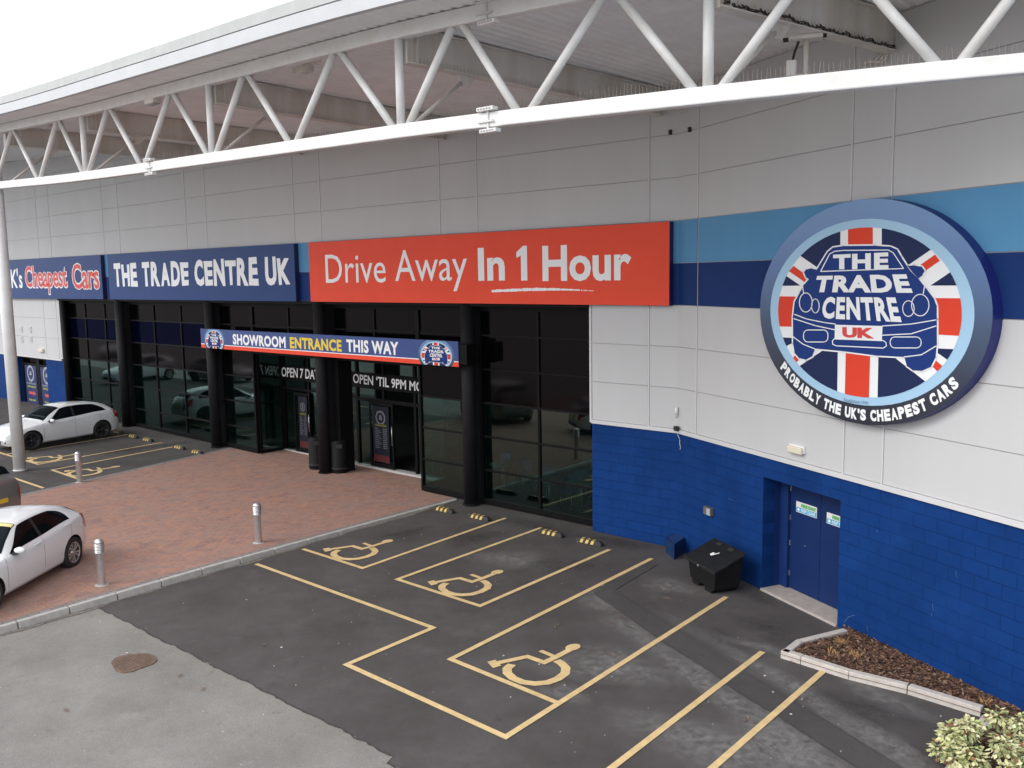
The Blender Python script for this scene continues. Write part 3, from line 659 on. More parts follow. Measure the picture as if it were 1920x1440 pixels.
# ---------------- fire door in the angled wall
ro = .30
mb = MB(); mb.wbox(WB, DU0-.15, DU0, -.1, DZ, -.75, -.24); mb.wbox(WB, DU1, DU1+.15, -.1, DZ, -.75, -.24); mb.wbox(WB, DU0, DU1, DZ, DZ+.1, -.75, -.24)
mb.wbox(WB, DU0, DU0+.22, .05, DZ, -.72, -.38); mb.build('door_reveal', M_frameblue, bld, bevel=.006)
mb = MB(); mb.wbox(WB, DU0, DU1, -.1, .045, -.6, .07); mb.build('door_step', mat('pale_concrete', (.40, .36, .33), .85, var=.15, vs=5, bump=.3), bld, bevel=.01)
dmid = 3.98
for (a, b) in ((DU0+.23, dmid-.004), (dmid+.004, DU1-.02)):
    mb = MB(); mb.wbox(WB, a, b, .055, DZ-.04, -.5, -.44); do = mb.build('fire_door', M_door, bld, bevel=.004)
    mb = MB()
    for z in (.35, .95, 1.45, 2.02): mb.wbox(WB, a-.0, a+.022, z-.05, z+.05, -.44, -.425)
    if a < 3.5: mb.build('hinge', M_steel, do)
    else:
        mb = MB(); mb.tube(WB(3.6, 1.0, -.44), WB(3.6, 1.0, -.415), .012, 8); mb.build('keyhole', M_steel, do)
# notice labels
def notice(u0, z0, root):
    o_ = -.436; w_, h_ = .56, .205
    b_ = MB(); b_.wbox(WB, u0, u0+w_, z0, z0+h_, -.439, o_); nb = b_.build('notice', M_whitep, root)
    g_ = MB(); g_.wbox(WB, u0+.13, u0+w_-.02, z0+h_*.53, z0+h_-.02, o_, o_+.002); g_.build('green_panel', mat('pale_green', (.35, .62, .30), .5), nb)
    bl_ = MB(); bl_.wbox(WB, u0+.01, u0+w_-.01, z0+.012, z0+h_*.47, o_, o_+.002); bl_.build('blue_panel', mat('cyan_blue', (.03, .36, .62), .5), nb)
    t = MB(); text_quad(t, 'FIRE EXIT', rectq(u0+.15, u0+w_-.03, z0+h_*.58, z0+h_-.035), lambda u, z: WB(u, z, o_+.004), .02)
    t.build('lettering', mat('dark_green', (.02, .22, .12), .5), nb)
    t = MB(); text_quad(t, 'KEEP CLEAR', rectq(u0+.14, u0+w_-.03, z0+.03, z0+h_*.40), lambda u, z: WB(u, z, o_+.004), .02)
    t.add([WB(u0+.07+.03*math.cos(q), z0+.055+.03*math.sin(q), o_+.004) for q in np.linspace(0, 6.28, 13)[:-1]], [tuple(range(12))]); t.build('lettering', M_swhite, nb)
n1 = onB(1480, 965, -.44); notice(3.32, 1.60, bld); notice(4.14, 1.58, bld)

# pale scuffs on the painted blocks
mb = MB()
for (u, v, du, dv) in ((1748, 1130, 2, 16), (1746, 1150, 1, 6), (1792, 1070, 1, 12), (1583, 1166, 8, -10), (1591, 1156, 12, -3), (1625, 1172, 2, 12), (1365, 935, 10, 3), (1375, 950, 3, 8), (1644, 992, 1, 7)):
    a_, b_ = onB(u, v, .03), onB(u+du, v+dv, .03); mb.add([WB(a_[0], a_[1], .0315), WB(a_[0]+.006, a_[1]-.004, .0315), WB(b_[0]+.006, b_[1]-.003, .0315), WB(b_[0], b_[1], .0315)], [(0, 1, 2, 3)])
mb.build('scuff_marks', mat('scuffed_paint', (.10, .16, .32), .8), bld)

# ================================================================== SIGNS
def boxsign(name, label, u0, u1, z0, z1, off, face, cat='sign', W=WA, group='long fascia signs above the glazing'):
    c = W((u0+u1)/2, z0, off); root = empty(name, c, label, cat, group)
    b = MB(); b.wbox(W, u0, u1, z0, z1, .03, off-.012); b.build('sign_box', M_sside, root, bevel=.006)
    f = MB(); f.wbox(W, u0+.004, u1-.004, z0+.004, z1-.004, off-.0115, off); f.build('sign_face', face, root); return root
ZS0, ZS1 = 5.435, 7.24
s1 = boxsign('fascia_sign', 'red fascia sign reading Drive Away In 1 Hour in white', -12.9, -.15, ZS0, ZS1, .21, M_red)
s2 = boxsign('fascia_sign', 'navy fascia sign reading THE TRADE CENTRE UK in white capitals', -26.3, -13.65, ZS0, ZS1, .21, M_snavy)
s3 = boxsign('fascia_sign', "navy fascia sign ending in Cheapest Cars in red, partly behind the white column", -39.9, -26.9, ZS0, ZS1, .21, M_snavy)
def A_(u, v): return onA(u, v, .21)
pl = lambda u, z: WA(u, z, .214); pl2 = lambda u, z: WA(u, z, .217)
def caps(mb, txt, x0, x1, base, cap, place, bold, desc=None, space=1.0, mi=0, shear=0):
    """lay a word so that its cap height and baseline are right whatever its descenders are"""
    v, f, asp = glyphs(txt, bold, shear, space); 
    _, _, aX = glyphs('H', bold); hH = aX[1]
    c = bpy.data.curves.new('t', 'FONT'); bpy.data.curves.remove(c)
    full = asp[1]/hH*(cap-base); d = (desc if desc is not None else 0)*(cap-base)
    text_quad(mb, txt, rectq(x0, x1, base-d, base-d+full), place, bold, mi, shear, space)
def px_caps(mb, txt, u0, u1, vb, vt, bold, desc, place=pl):
    a, b = A_(u0, vb), A_(u1, vb); zb_ = A_(u0, vb)[1]; zt_ = A_(u0, vt)[1]
    caps(mb, txt, a[0], b[0], zb_, zt_, place, bold, desc)
t = MB()
px_caps(t, 'Drive', 611.5, 724, 530.5, 478, .0, .012); px_caps(t, 'Away', 741.5, 876.5, 529, 472, .0, .30)
t.build('lettering', M_swhite, s1)
t = MB()
px_caps(t, 'In', 897, 947, 526.5, 465, .03, .0)
a_, b_ = A_(969, 526)[0], A_(989, 526)[0]; z0_, z1_ = A_(980, 526)[1], A_(980, 461)[1]; w_ = b_-a_
t.add([pl(a_+w_*x, z0_+(z1_-z0_)*y) for x, y in [(.42, 0), (1, 0), (1, 1), (.62, 1), (0, .82), (0, .66), (.42, .72)]], [(0, 1, 2, 3, 4, 5, 6)])
px_caps(t, 'Hour', 1017.5, 1184, 526, 460, .03, .03)
t.build('lettering', M_swhite, s1)
t = MB(); vs = []; nn = 90
for i in range(nn+1):
    a = i/nn; u = -5.33+3.25*a; zc = 5.755+.06*math.sin(a*2.6)-.03*a; h_ = .032*(1-a**3)*(.75+.5*rnd()) + .003
    vs += [(u, zc-h_), (u, zc+h_*(.7+.5*rnd()))]
t.add([pl(*p) for p in vs], [(2*i, 2*i+2, 2*i+3, 2*i+1) for i in range(nn) if not (i > 68 and rnd() < .25+.02*(i-68))])
t.build('brush_underline', M_swhite, s1)
def letters(mb, txt, x0, x1, z0f, z1f, bold, place, mi=0):
    """hand-cut capitals: each letter its own width and a slight wobble"""
    wd = {'I': .45, ' ': .48, 'T': .95, 'E': .82, 'K': 1.05, 'N': 1.08, 'A': 1.1, 'D': 1.0, 'C': .95, 'U': .98, 'H': 1.0, 'R': 1.0}
    tot = sum(wd.get(c, 1) for c in txt); x = x0
    for i, c in enumerate(txt):
        w_ = wd.get(c, 1)/tot*(x1-x0)
        if c != ' ':
            j = [.03, -.025, .02, -.035, .028][i % 5]; a, b = x+.055*w_, x+.95*w_
            za, zb_ = z0f(a)+abs(j)*.8, z1f(a)+j
            text_quad(mb, c, [(a-j, za), (b+j*.8, za-j*.5), (b-j, zb_+j*.3), (a+j, zb_)], place, bold, mi)
        x += w_
t = MB(); letters(t, 'THE TRADE CENTRE UK', -25.85, -13.85, lambda x: 5.93, lambda x: 6.84, .05, pl); t.build('lettering', M_swhite, s2)
t = MB(); caps(t, "The UK's", -39.4, -35.05, 5.93, 6.80, pl, .02, .02); t.build('lettering', M_swhite, s3)
t = MB(); caps(t, 'Cheapest', -34.72, -30.15, 5.87, 6.9, pl, .055, .26); caps(t, 'Cars', -29.7, -27.1, 5.87, 6.98, pl, .055, .04); t.build('lettering_outline', M_swhite, s3)
t = MB(); caps(t, 'Cheapest', -34.67, -30.2, 5.9, 6.86, pl2, .02, .26); caps(t, 'Cars', -29.65, -27.15, 5.9, 6.94, pl2, .02, .04); t.build('lettering', M_sred2, s3)

# ---- the round sign: artwork traced in its own plane
ROFF = .24
def Zp(x, y): return onB(1400+x/3.064, 350+y/3.064, ROFF)
e_l, e_r, e_t, e_b = Zp(78, 640), Zp(1416, 700), Zp(720, 66), Zp(760, 1385)
RCU, RCZ = (e_l[0]+e_r[0])/2, (e_t[1]+e_b[1])/2; RA, RB = (e_r[0]-e_l[0])/2, (e_t[1]-e_b[1])/2
def nrm(x, y): u, z = Zp(x, y); return ((u-RCU)/RA, (z-RCZ)/RB)
q = [Zp(137, 700), Zp(1310, 740), Zp(700, 183), Zp(745, 1270)]; RING = ((q[1][0]+q[0][0])/2, (q[2][1]+q[3][1])/2, (q[1][0]-q[0][0])/2, (q[2][1]-q[3][1])/2)
q = [Zp(183, 720), Zp(1238, 745), Zp(650, 236), Zp(745, 1222)]; DISC = ((q[1][0]+q[0][0])/2, (q[2][1]+q[3][1])/2, (q[1][0]-q[0][0])/2, (q[2][1]-q[3][1])/2)
def ell(c, n=72): return [((c[0]+c[2]*math.cos(t)-RCU)/RA, (c[1]+c[3]*math.sin(t)-RCZ)/RB) for t in np.linspace(0, 2*math.pi, n+1)[:-1]]
def clip(poly, cp):
    out_ = poly
    for i in range(len(cp)):
        a, b = cp[i], cp[(i+1) % len(cp)]; inp, out_ = out_, []
        if not inp: break
        side = lambda p: (b[0]-a[0])*(p[1]-a[1])-(b[1]-a[1])*(p[0]-a[0])
        for k in range(len(inp)):
            p, q_ = inp[k-1], inp[k]; sp, sq = side(p), side(q_)
            if (sp >= 0) != (sq >= 0):
                tt = sp/(sp-sq); out_.append((p[0]+(q_[0]-p[0])*tt, p[1]+(q_[1]-p[1])*tt))
            if sq >= 0: out_.append(q_)
    return out_
disc_n = ell(DISC); ring_n = ell(RING)
def zp(l): return [nrm(*p) for p in l]
def rr(x0, y0, x1, y1, r, n=5):
    o_ = []
    for cx, cy, a0 in ((x1-r, y0+r, -90), (x1-r, y1-r, 0), (x0+r, y1-r, 90), (x0+r, y0+r, 180)):
        for k in range(n+1): a = R(a0+90*k/n); o_.append((cx+r*math.cos(a), cy+r*math.sin(a)))
    return o_
def el(cx, cy, rx, ry, n=28): return [(cx+rx*math.cos(t), cy+ry*math.sin(t)) for t in np.linspace(0, 2*math.pi, n+1)[:-1]]
NAVY = [[(540, 100), (540, 560), (405, 462), (317, 402), (150, 285), (150, 100)], [(778, 100), (778, 600), (940, 444), (1055, 365), (1300, 197), (1300, 100)],
        [(310, 568), (100, 572), (100, 425), (233, 515)], [(1058, 568), (1300, 405), (1400, 420), (1400, 567)], [(100, 861), (272, 869), (272, 893), (228, 917), (100, 990)],
        [(1095, 929), (1350, 940), (1350, 1130), (1155, 995), (1095, 952)], [(526, 900), (520, 1300), (200, 1300), (150, 1140), (303, 1032), (440, 940)], [(760, 900), (752, 1300), (1290, 1300), (1030, 1120), (850, 980)]]
REDS = [[(585, 100), (727, 100), (727, 350), (585, 350)], [(572, 940), (712, 955), (702, 1300), (564, 1300)], [(100, 629), (300, 631), (300, 806), (100, 800)], [(1080, 640), (1400, 642), (1400, 868), (1080, 848)],
        [(245, 485), (272, 455), (350, 512), (338, 550)], [(1003, 447), (1085, 390), (1113, 425), (1030, 482)], [(262, 992), (285, 963), (312, 986), (288, 1010)], [(1062, 1025), (1090, 998), (1127, 1030), (1098, 1062)]]
CAR = [(470, 375), (500, 350), (560, 341), (740, 339), (830, 345), (868, 362), (890, 400), (940, 480), (985, 522), (1040, 590), (1080, 642), (1096, 685), (1097, 760), (1097, 900), (1090, 980), (1062, 1035), (1010, 1058), (960, 1055),
       (925, 1030), (910, 978), (750, 970), (560, 945), (398, 930), (380, 975), (345, 993), (305, 985), (280, 955), (271, 900), (270, 750), (280, 662), (310, 608), (332, 565), (400, 490), (430, 440)]
MIRR = [[(333, 492), (345, 476), (375, 469), (405, 478), (388, 512), (366, 533), (345, 520)], [(930, 455), (965, 452), (1010, 460), (1026, 482), (1012, 512), (990, 526), (958, 492)]]
LINES = [[(430, 487), (482, 386), (512, 371), (560, 366), (820, 364), (848, 380), (907, 470), (430, 487)], [(280, 733), (350, 760), (450, 780), (515, 789)], [(785, 800), (950, 789), (1094, 765)], [(276, 758), (400, 798), (512, 822)],
         [(785, 853), (950, 845), (1094, 800)], [(272, 862), (330, 905), (398, 932)], [(910, 978), (1010, 965), (1094, 915)], [(1030, 560), (1020, 615)], [(326, 570), (332, 610)]]
LOOPS = [el(345, 665, 37, 55), el(400, 685, 22, 40), el(1003, 680, 50, 62), el(935, 700, 33, 45), rr(332, 823, 472, 892, 26), rr(830, 863, 1008, 926, 28), [(511, 872), (498, 885), (500, 905), (520, 914), (790, 927), (808, 915), (806, 895), (787, 882)]]
def rib(pts, wd, closed):
    """white outline as small quads in the drawing plane"""
    o_ = []; n = len(pts); m_ = n if closed else n-1
    for i in range(m_):
        a, b = pts[i], pts[(i+1) % n]; dx, dy = b[0]-a[0], b[1]-a[1]; l = math.hypot(dx, dy) or 1; nx, ny = -dy/l*wd/2, dx/l*wd/2; ex, ey = dx/l*wd*.3, dy/l*wd*.3
        o_.append([(a[0]+nx-ex, a[1]+ny-ey), (b[0]+nx+ex, b[1]+ny+ey), (b[0]-nx+ex, b[1]-ny+ey), (a[0]-nx-ex, a[1]-ny-ey)])
    return o_
def grad_mat():
    m = bpy.data.materials.new('printed_ring'); m.use_nodes = True; nt = m.node_tree; L = nt.links.new; b = nt.nodes['Principled BSDF']; b.inputs['Roughness'].default_value = .4
    at = N(nt, 'ShaderNodeAttribute'); at.attribute_name = 'height'; r = N(nt, 'ShaderNodeValToRGB'); e = r.color_ramp.elements
    e[0].position = 0; e[0].color = (.014, .017, .03, 1); e[1].position = 1; e[1].color = (.18, .32, .58, 1)
    for p, c in ((.22, (.025, .03, .055)), (.45, (.05, .085, .16)), (.7, (.10, .19, .40))): x = e.new(p); x.color = (*c, 1)
    L(at.outputs['Fac'], r.inputs['Fac']); L(r.outputs[0], b.inputs['Base Color']); return m
M_grad = grad_mat()
def badge(root, place, mini=False, cl=None):
    """place(s,t,layer) -> point; the whole emblem in layers a few mm apart"""
    def flat(name, polys, m, lay, clp=None):
        mb_ = MB()
        for p in polys:
            area = sum(p[i-1][0]*p[i][1]-p[i][0]*p[i-1][1] for i in range(len(p)))
            p = p if area > 0 else p[::-1]
            for c_ in [c_ for c_ in (clp, cl) if c_]: p = clip(p, c_)
            if len(p) > 2: mb_.add([place(*q_, lay) for q_ in p], [tuple(range(len(p)))])
        if not mb_.v: return None
        return mb_.build(name, m, root)
    e = [(math.cos(t), math.sin(t)) for t in np.linspace(0, 2*math.pi, 73)[:-1]]
    mb_ = MB(); k = 12; pts_ = []; hs = []
    for j in range(k):
        z0, z1 = -1+2*j/k, -1+2*(j+1)/k; band = clip(clip(e, [(-2, z0), (2, z0), (2, z1), (-2, z1)]), cl) if cl else clip(e, [(-2, z0), (2, z0), (2, z1), (-2, z1)])
        if len(band) < 3: continue
        mb_.add([place(*p, 0) for p in band], [tuple(range(len(band)))]); hs += [(p[1]+1)/2 for p in band]
    o_ = mb_.build('outer_ring', M_grad, root); a_ = o_.data.attributes.new('height', 'FLOAT', 'POINT'); a_.data.foreach_set('value', hs)
    flat('inner_ring', [ring_n], M_ring, 1); flat('flag_field', [disc_n], M_swhite, 2)
    flat('flag_blue', [zp(p) for p in NAVY], M_jack, 3, disc_n); flat('flag_cross', [zp(p) for p in REDS], M_flagr, 4, disc_n)
    tri = [CAR, *MIRR]
    wl = []
    for t_ in tri: wl += rib(t_, 17, True)
    flat('car_outline', [zp(p) for p in wl], M_swhite, 5)
    mb_ = MB()
    from mathutils.geometry import tessellate_polygon
    for i, t_ in enumerate([*MIRR, CAR]):
        p = zp(t_); p = clip(p, cl) if cl else p
        if len(p) < 3: continue
        ft = tessellate_polygon([[Vector((a, b, 0)) for a, b in p]]); mb_.add([place(*q_, 6+.4*i) for q_ in p], [tuple(f_) for f_ in ft])
    mb_.build('car_drawing', M_carb, root)
    wl = []
    for t_ in LINES: wl += rib(t_, 5.5, False)
    for t_ in LOOPS: wl += rib(t_, 5.5, True)
    if not mini: flat('drawing_lines', [zp(p) for p in wl], M_swhite, 8)
    flat('number_plate', [zp([(513, 793), (787, 800), (783, 887), (511, 877)])], M_swhite, 9)
    T = MB()
    pz = lambda s_, t_: place(s_, t_, 10)
    text_quad(T, 'THE', zp([(503, 475), (822, 473), (822, 377), (503, 391)]), pz, .05, space=1.12)
    text_quad(T, 'TRADE', zp([(388, 606), (962, 610), (925, 502), (412, 512)]), pz, .05, space=1.12)
    text_quad(T, 'CENTRE', zp([(434, 757), (898, 780), (862, 634), (450, 632)]), pz, .045, space=1.12)
    T.build('lettering', M_swhite, root)
    T = MB(); text_quad(T, 'UK', zp([(556, 866), (742, 874), (740, 812), (556, 806)]), pz, .06); T.build('lettering', M_sred2, root)
    if not mini:
        T = MB(); text_quad(T, 'Established 1999', zp([(566, 1236), (702, 1252), (702, 1234), (566, 1214)]), pz, 0); T.build('lettering', M_slate, root)
RS = empty('round_sign', WB(RCU, RCZ-RB, ROFF), 'huge round emblem sign, car drawing over a flag, on the angled wall', 'sign')
mb = MB(); n = 96
vs = [WB(RCU+RA*math.cos(t), RCZ+RB*math.sin(t), o_) for t in np.linspace(0, 2*math.pi, n+1)[:-1] for o_ in (.03, ROFF-.004)]
mb.add(vs, [(2*k, 2*((k+1) % n), 2*((k+1) % n)+1, 2*k+1) for k in range(n)], 0, True); mb.add([vs[2*k+1] for k in range(n)], [tuple(range(n))])
mb.build('sign_box', M_sign_side2, RS)
badge(RS, lambda s_, t_, l: WB(RCU+RA*s_, RCZ+RB*t_, ROFF+.0025*l))
# motto set letter by letter round the lower rim
motto = "PROBABLY THE UK'S CHEAPEST CARS"
T = MB(); a0 = math.atan2((Zp(185, 1035)[1]-RCZ)/RB, (Zp(185, 1035)[0]-RCU)/RA)+2*math.pi; a1 = math.atan2((Zp(1222, 1130)[1]-RCZ)/RB, (Zp(1222, 1130)[0]-RCU)/RA)+2*math.pi
ra, rb = (RA+RING[2])/2-.035, (RB+RING[3])/2+.0
def rim(t): return (RCU+.02+ra*math.cos(t), RCZ+.0+rb*math.sin(t))
ts = np.linspace(a0, a1, 400); ar = [0]
for i in range(1, 400): ar.append(ar[-1]+math.dist(rim(ts[i-1]), rim(ts[i])))
cw = [{' ': .5, "'": .35, 'I': .4}.get(c, 1) for c in motto]; tot = sum(cw); acc = 0
for c, w_ in zip(motto, cw):
    sA = (acc+w_*.06)/tot*ar[-1]; sB = (acc+w_*.94)/tot*ar[-1]; acc += w_
    if c == ' ': continue
    tA, tB = np.interp(sA, ar, ts), np.interp(sB, ar, ts); pa, pb = np.array(rim(tA)), np.array(rim(tB)); d = (pb-pa)/np.linalg.norm(pb-pa); nn_ = np.array([-d[1], d[0]]); h_ = .092
    lo = -h_ if c != "'" else .02
    text_quad(T, c, [pa+nn_*lo, pb+nn_*lo, pb+nn_*h_, pa+nn_*h_], lambda u, z: WB(u, z, ROFF+.008), .06)
T.build('lettering', M_swhite, RS)

# ---- banner over the entrance
BO = .45; bu0, bu1, bz0, bz1 = -19.05, -6.33, 3.785, 4.455
BN = empty('entrance_banner', WA((bu0+bu1)/2, bz0, BO), 'long blue banner over the porch reading SHOWROOM ENTRANCE THIS WAY', 'sign')
mb = MB(); mb.wbox(WA, bu0, bu1, bz0, bz1, BO-.08, BO-.003); mb.build('banner_box', M_sside, BN, bevel=.004)
mb = MB(); mb.wbox(WA, bu0+.003, bu1-.003, bz0+.15, bz1-.003, BO-.003, BO); mb.build('banner_face', mat('banner_blue', (.025, .06, .23), .4, var=.05, vs=2), BN)
mb = MB(); mb.wbox(WA, bu0+.003, bu1-.003, bz0+.003, bz0+.125, BO-.003, BO+.0005); mb.build('red_stripe', M_red, BN)
mb = MB(); mb.wbox(WA, bu0+.003, bu1-.003, bz0+.125, bz0+.15, BO-.003, BO+.0006); mb.build('white_stripe', M_swhite, BN)
pb_ = lambda u, z: WA(u, z, BO+.003)
T = MB(); text_quad(T, 'SHOWROOM', rectq(-17.0, -13.97, 3.97, 4.335), pb_, .04, space=1.08); text_quad(T, 'THIS WAY', rectq(-10.93, -8.65, 3.985, 4.36), pb_, .04, space=1.08); T.build('lettering', M_swhite, BN)
T = MB(); text_quad(T, 'ENTRANCE', rectq(-13.74, -11.16, 3.975, 4.335), pb_, .04, space=1.08); T.build('lettering', M_syel, BN)
for cu, aw in ((-18.17, .66), (-7.17, .69)):
    r_ = empty('emblem', (0, 0, 0)); r_.parent = BN; r_.location = Vector(WA(cu, 4.1, BO))-BN.location
    bh = .47; cz = 4.04
    cl_ = [(-1.2, (bz0+.003-cz)/bh), (1.2, (bz0+.003-cz)/bh), (1.2, (bz1-.003-cz)/bh), (-1.2, (bz1-.003-cz)/bh)]
    off_ = Vector(WA(cu, 4.1, BO))
    # parts are built straight in world space, then hung under the emblem
    class _Fake: pass
    before = set(bpy.data.objects)
    badge(None, lambda s_, t_, l: WA(cu+aw*s_, cz+bh*t_, BO+.002+.0014*l), True, cl_)
    for o in set(bpy.data.objects)-before:
        o.data.transform(Matrix.Translation(-off_)); o.parent = r_
mb = MB()
mb.wbox(WA, bu1+.0, bu1+.28, 3.85, 4.38, .05, BO-.02); mb.wbox(WA, bu0+.3, bu0+.42, 3.9, 4.3, .05, BO-.08)
mb.build('bracket', M_black, BN, bevel=.01)

# ---- posters
def poster(u0, u1, z0, z1, off, label, kind):
    r_ = empty('poster', WA((u0+u1)/2, z0, off), label, 'poster', 'navy posters on the doors')
    b = MB(); b.wbox(WA, u0, u1, z0, z1, off-.012, off); b.build('panel', mat('poster_navy' if kind == 1 else 'shaded_poster_navy', (.02, .03, .12) if kind == 1 else (.009, .011, .02), .35), r_)  # door posters: porch shade is put into darker copies of the colours
    w_, h_ = u1-u0, z1-z0; P = lambda u, z: WA(u0+w_*u, z0+h_*z, off+.003)
    def ring(mbx, cx, cz, r, r2):
        k = 24; asp = w_/h_
        o_ = [P(cx+r*math.cos(t), cz+r*asp*math.sin(t)) for t in np.linspace(0, 6.283, k+1)[:-1]]; i_ = [P(cx+r2*math.cos(t), cz+r2*asp*math.sin(t)) for t in np.linspace(0, 6.283, k+1)[:-1]]
        mbx.add(o_+i_, [(j, (j+1) % k, k+(j+1) % k, k+j) for j in range(k)])
    T = MB(); ring(T, .5, .8, .30, .22); T.add([P(.4, .76), P(.6, .76), P(.56, .85), P(.44, .85)], [(0, 1, 2, 3)])
    if kind == 1: text_quad(T, 'SHOWROOM', rectq(.1, .9, .52, .57), P, .02)
    else:
        for k in range(11):
            z = .60-k*.034; T.add([P(.12, z), P(.36+.08*(k % 3), z), P(.36+.08*(k % 3), z+.012), P(.12, z+.012)], [(0, 1, 2, 3)]); T.add([P(.62, z), P(.88, z), P(.88, z+.012), P(.62, z+.012)], [(0, 1, 2, 3)])
    T.build('lettering', mat('emblem_grey', (.30, .33, .38), .5) if kind == 1 else mat('shaded_poster_white', (.10, .11, .12), .5), r_)
    T = MB()
    if kind == 1: text_quad(T, 'ENTRANCE', rectq(.14, .86, .44, .49), P, .02); text_quad(T, 'THIS WAY', rectq(.18, .82, .10, .15), P, .03)
    else: T.add([P(.15, .645), P(.85, .645), P(.85, .685), P(.15, .685)], [(0, 1, 2, 3)])
    T.build('yellow_lettering', mat('poster_yellow' if kind == 1 else 'shaded_poster_yellow', (.45, .5, .03) if kind == 1 else (.09, .085, .01), .5), r_)
    T = MB()
    if kind == 1: T.add([P(*p) for p in [(.25, .27), (.65, .27), (.65, .24), (.85, .305), (.65, .37), (.65, .34), (.25, .34)]], [(0, 1, 2, 3, 4, 5, 6)])
    else: T.add([P(.02, .01), P(.98, .01), P(.98, .13), P(.02, .13)], [(0, 1, 2, 3)])
    T.build('red_mark', mat('poster_red' if kind == 1 else 'shaded_poster_red', (.5, .08, .07) if kind == 1 else (.07, .008, .009), .5), r_)
poster(-36.7, -35.35, .25, 2.18, -.19, 'left navy poster with a red arrow in the doorway behind the white column', 1)
poster(-34.85, -33.45, .25, 2.18, -.19, 'right navy poster with a red arrow in the doorway behind the far white car', 1)
PO = -YD+.115; poster(onA(561, 800, PO)[0], onA(577, 800, PO)[0], .3, 2.1, PO, 'shade-toned poster of opening times on the left entrance door', 2)
poster(onA(699, 800, PO)[0], onA(729, 800, PO)[0], .3, 2.1, PO, 'shade-toned poster of opening times on the right entrance door', 2)

# ================================================================== CANOPY
P_ = [(-49, -4.4), (-24.5, -5.86), (-20.9, -6.15), (-13.1, -6.75), (-6.7, -7.05), (-.8, -7.25), (4.35, -6.75), (9.3, -5.6), (11.5, -5.0)]
def ty(x): return smooth(x, P_)
def zr(x): return smooth(x, [(-49, 12.55), (-26, 11.25), (-19.4, 10.86), (-12.6, 10.47), (-8.1, 10.31), (-2.1, 10.12), (1, 10.04), (5, 10.0), (12, 9.97)])
def zc(x): return smooth(x, [(-21, 9.28), (-19.8, 9.22), (-13, 8.89), (-6.7, 8.70), (-.8, 8.54), (4.35, 8.45), (9, 8.40), (12, 8.38)])   # top of lower chord
def wy(x): return 0.0 if x < 0 else -x*math.tan(BETA)
CN = empty('entrance_canopy', (-21, -6.2, .15), 'white steel lattice truss canopy on a slim round column along the whole front', 'canopy')
XE = 10.8
def chord(xs_, zf0, zf1, hw, name, m):
    mb_ = MB(); vs = []
    for x in xs_: y = ty(x); vs += [(x, y-hw, zf0(x)), (x, y+hw, zf0(x)), (x, y+hw, zf1(x)), (x, y-hw, zf1(x))]
    n_ = len(xs_); fs = [(4*i+a, 4*i+4+a, 4*i+4+(a+1) % 4, 4*i+(a+1) % 4) for i in range(n_-1) for a in range(4)]+[(0, 1, 2, 3), tuple(4*n_-4+k for k in (3, 2, 1, 0))]
    mb_.add(vs, [f[::-1] for f in fs]); return mb_.build(name, m, CN, bevel=.02)
cx_ = [-48+2*i for i in range(13)]+[-22.3, -20.6]+[-20.6+1.0467*i for i in range(1, 31)]; cx_[-1] = XE
chord(cx_[14:], lambda x: zc(x)-.215, zc, .09, 'bottom_chord', M_white)
chord(cx_, lambda x: zr(x)-.24, lambda x: zr(x)-.008, .09, 'top_chord', M_white)
def pt(x, top): return (x, ty(x), zr(x)-.22 if top else zc(x)-.05)
botn = [-20.8, -16.55, -13.1, -9.82, -6.7, -3.77, -.8, 1.63, 4.35, 7.02, 9.3]
topn = [-18.54, -14.75, -11.46, -8.28, -5.29, -2.36, .45, 3.0, 5.75, 8.2, 10.3]
for i, x in enumerate(topn):
    for b, s_ in ((botn[i], -1), (botn[i+1] if i+1 < len(botn) else None, 1)):
        if b is None: continue
        post = abs(b-(-13.1)) < .1 or abs(b+6.7) < .1 or abs(b+.8) < .1 or abs(b-4.35) < .1 or abs(b-9.3) < .1 or abs(b+20.8) < .1
        e = .16 if post else .1
        mb = MB(); mb.tube(pt(x+s_*.1, True), pt(b-s_*e, False), .062, 16); mb.build('diagonal_strut', M_white, CN)
for x in (-13.1, -6.7, -.8, 4.35, 9.3):
    mb = MB(); mb.tube(pt(x, False), pt(x, True), .07, 18); mb.build('post', M_white, CN)
mb = MB(); mb.tube((-20.6, ty(-20.6), .1), (-20.6, ty(-20.6), zr(-20.6)-.2), .182, 32, .182); mb.tube((-20.6, ty(-20.6), .16), (-20.6, ty(-20.6), .19), .2, 32)
mb.build('column', M_white, CN)
# corrugated decking and its skin
mb = MB(); vs = []; x = -48.0; k = 0
while x < XE+.3:
    for dx, dz in ((0, 0), (.08, 0), (.115, .020), (.195, .020)):
        xx = x+dx; yf, yb = ty(xx)-1.02, max(wy(xx), ty(xx)+.3)
        vs += [(xx, yf, zr(xx)+dz), (xx, min(yb, .0) if xx < 0 else yb, zr(xx)+dz)]
    x += .23
n_ = len(vs)//2; mb.add(vs, [(2*i, 2*i+1, 2*i+3, 2*i+2) for i in range(n_-1)]); mb.build('soffit_decking', M_deck, CN)
mb = MB(); vs = []
for i in range(60):
    x = -48+(XE+48.2)*i/59; vs += [(x, ty(x)-.98, zr(x)+.08), (x, wy(x)-.002 if x > 0 else -.002, zr(x)+.08), (x, wy(x)-.002 if x > 0 else -.002, zr(x)+.26), (x, ty(x)-.98, zr(x)+.26)]
mb.add(vs, [(4*i+a, 4*i+4+a, 4*i+4+(a+1) % 4, 4*i+(a+1) % 4) for i in range(59) for a in range(4)]+[(0, 1, 2, 3)]); mb.build('roof_sheet', M_fascia2, CN)
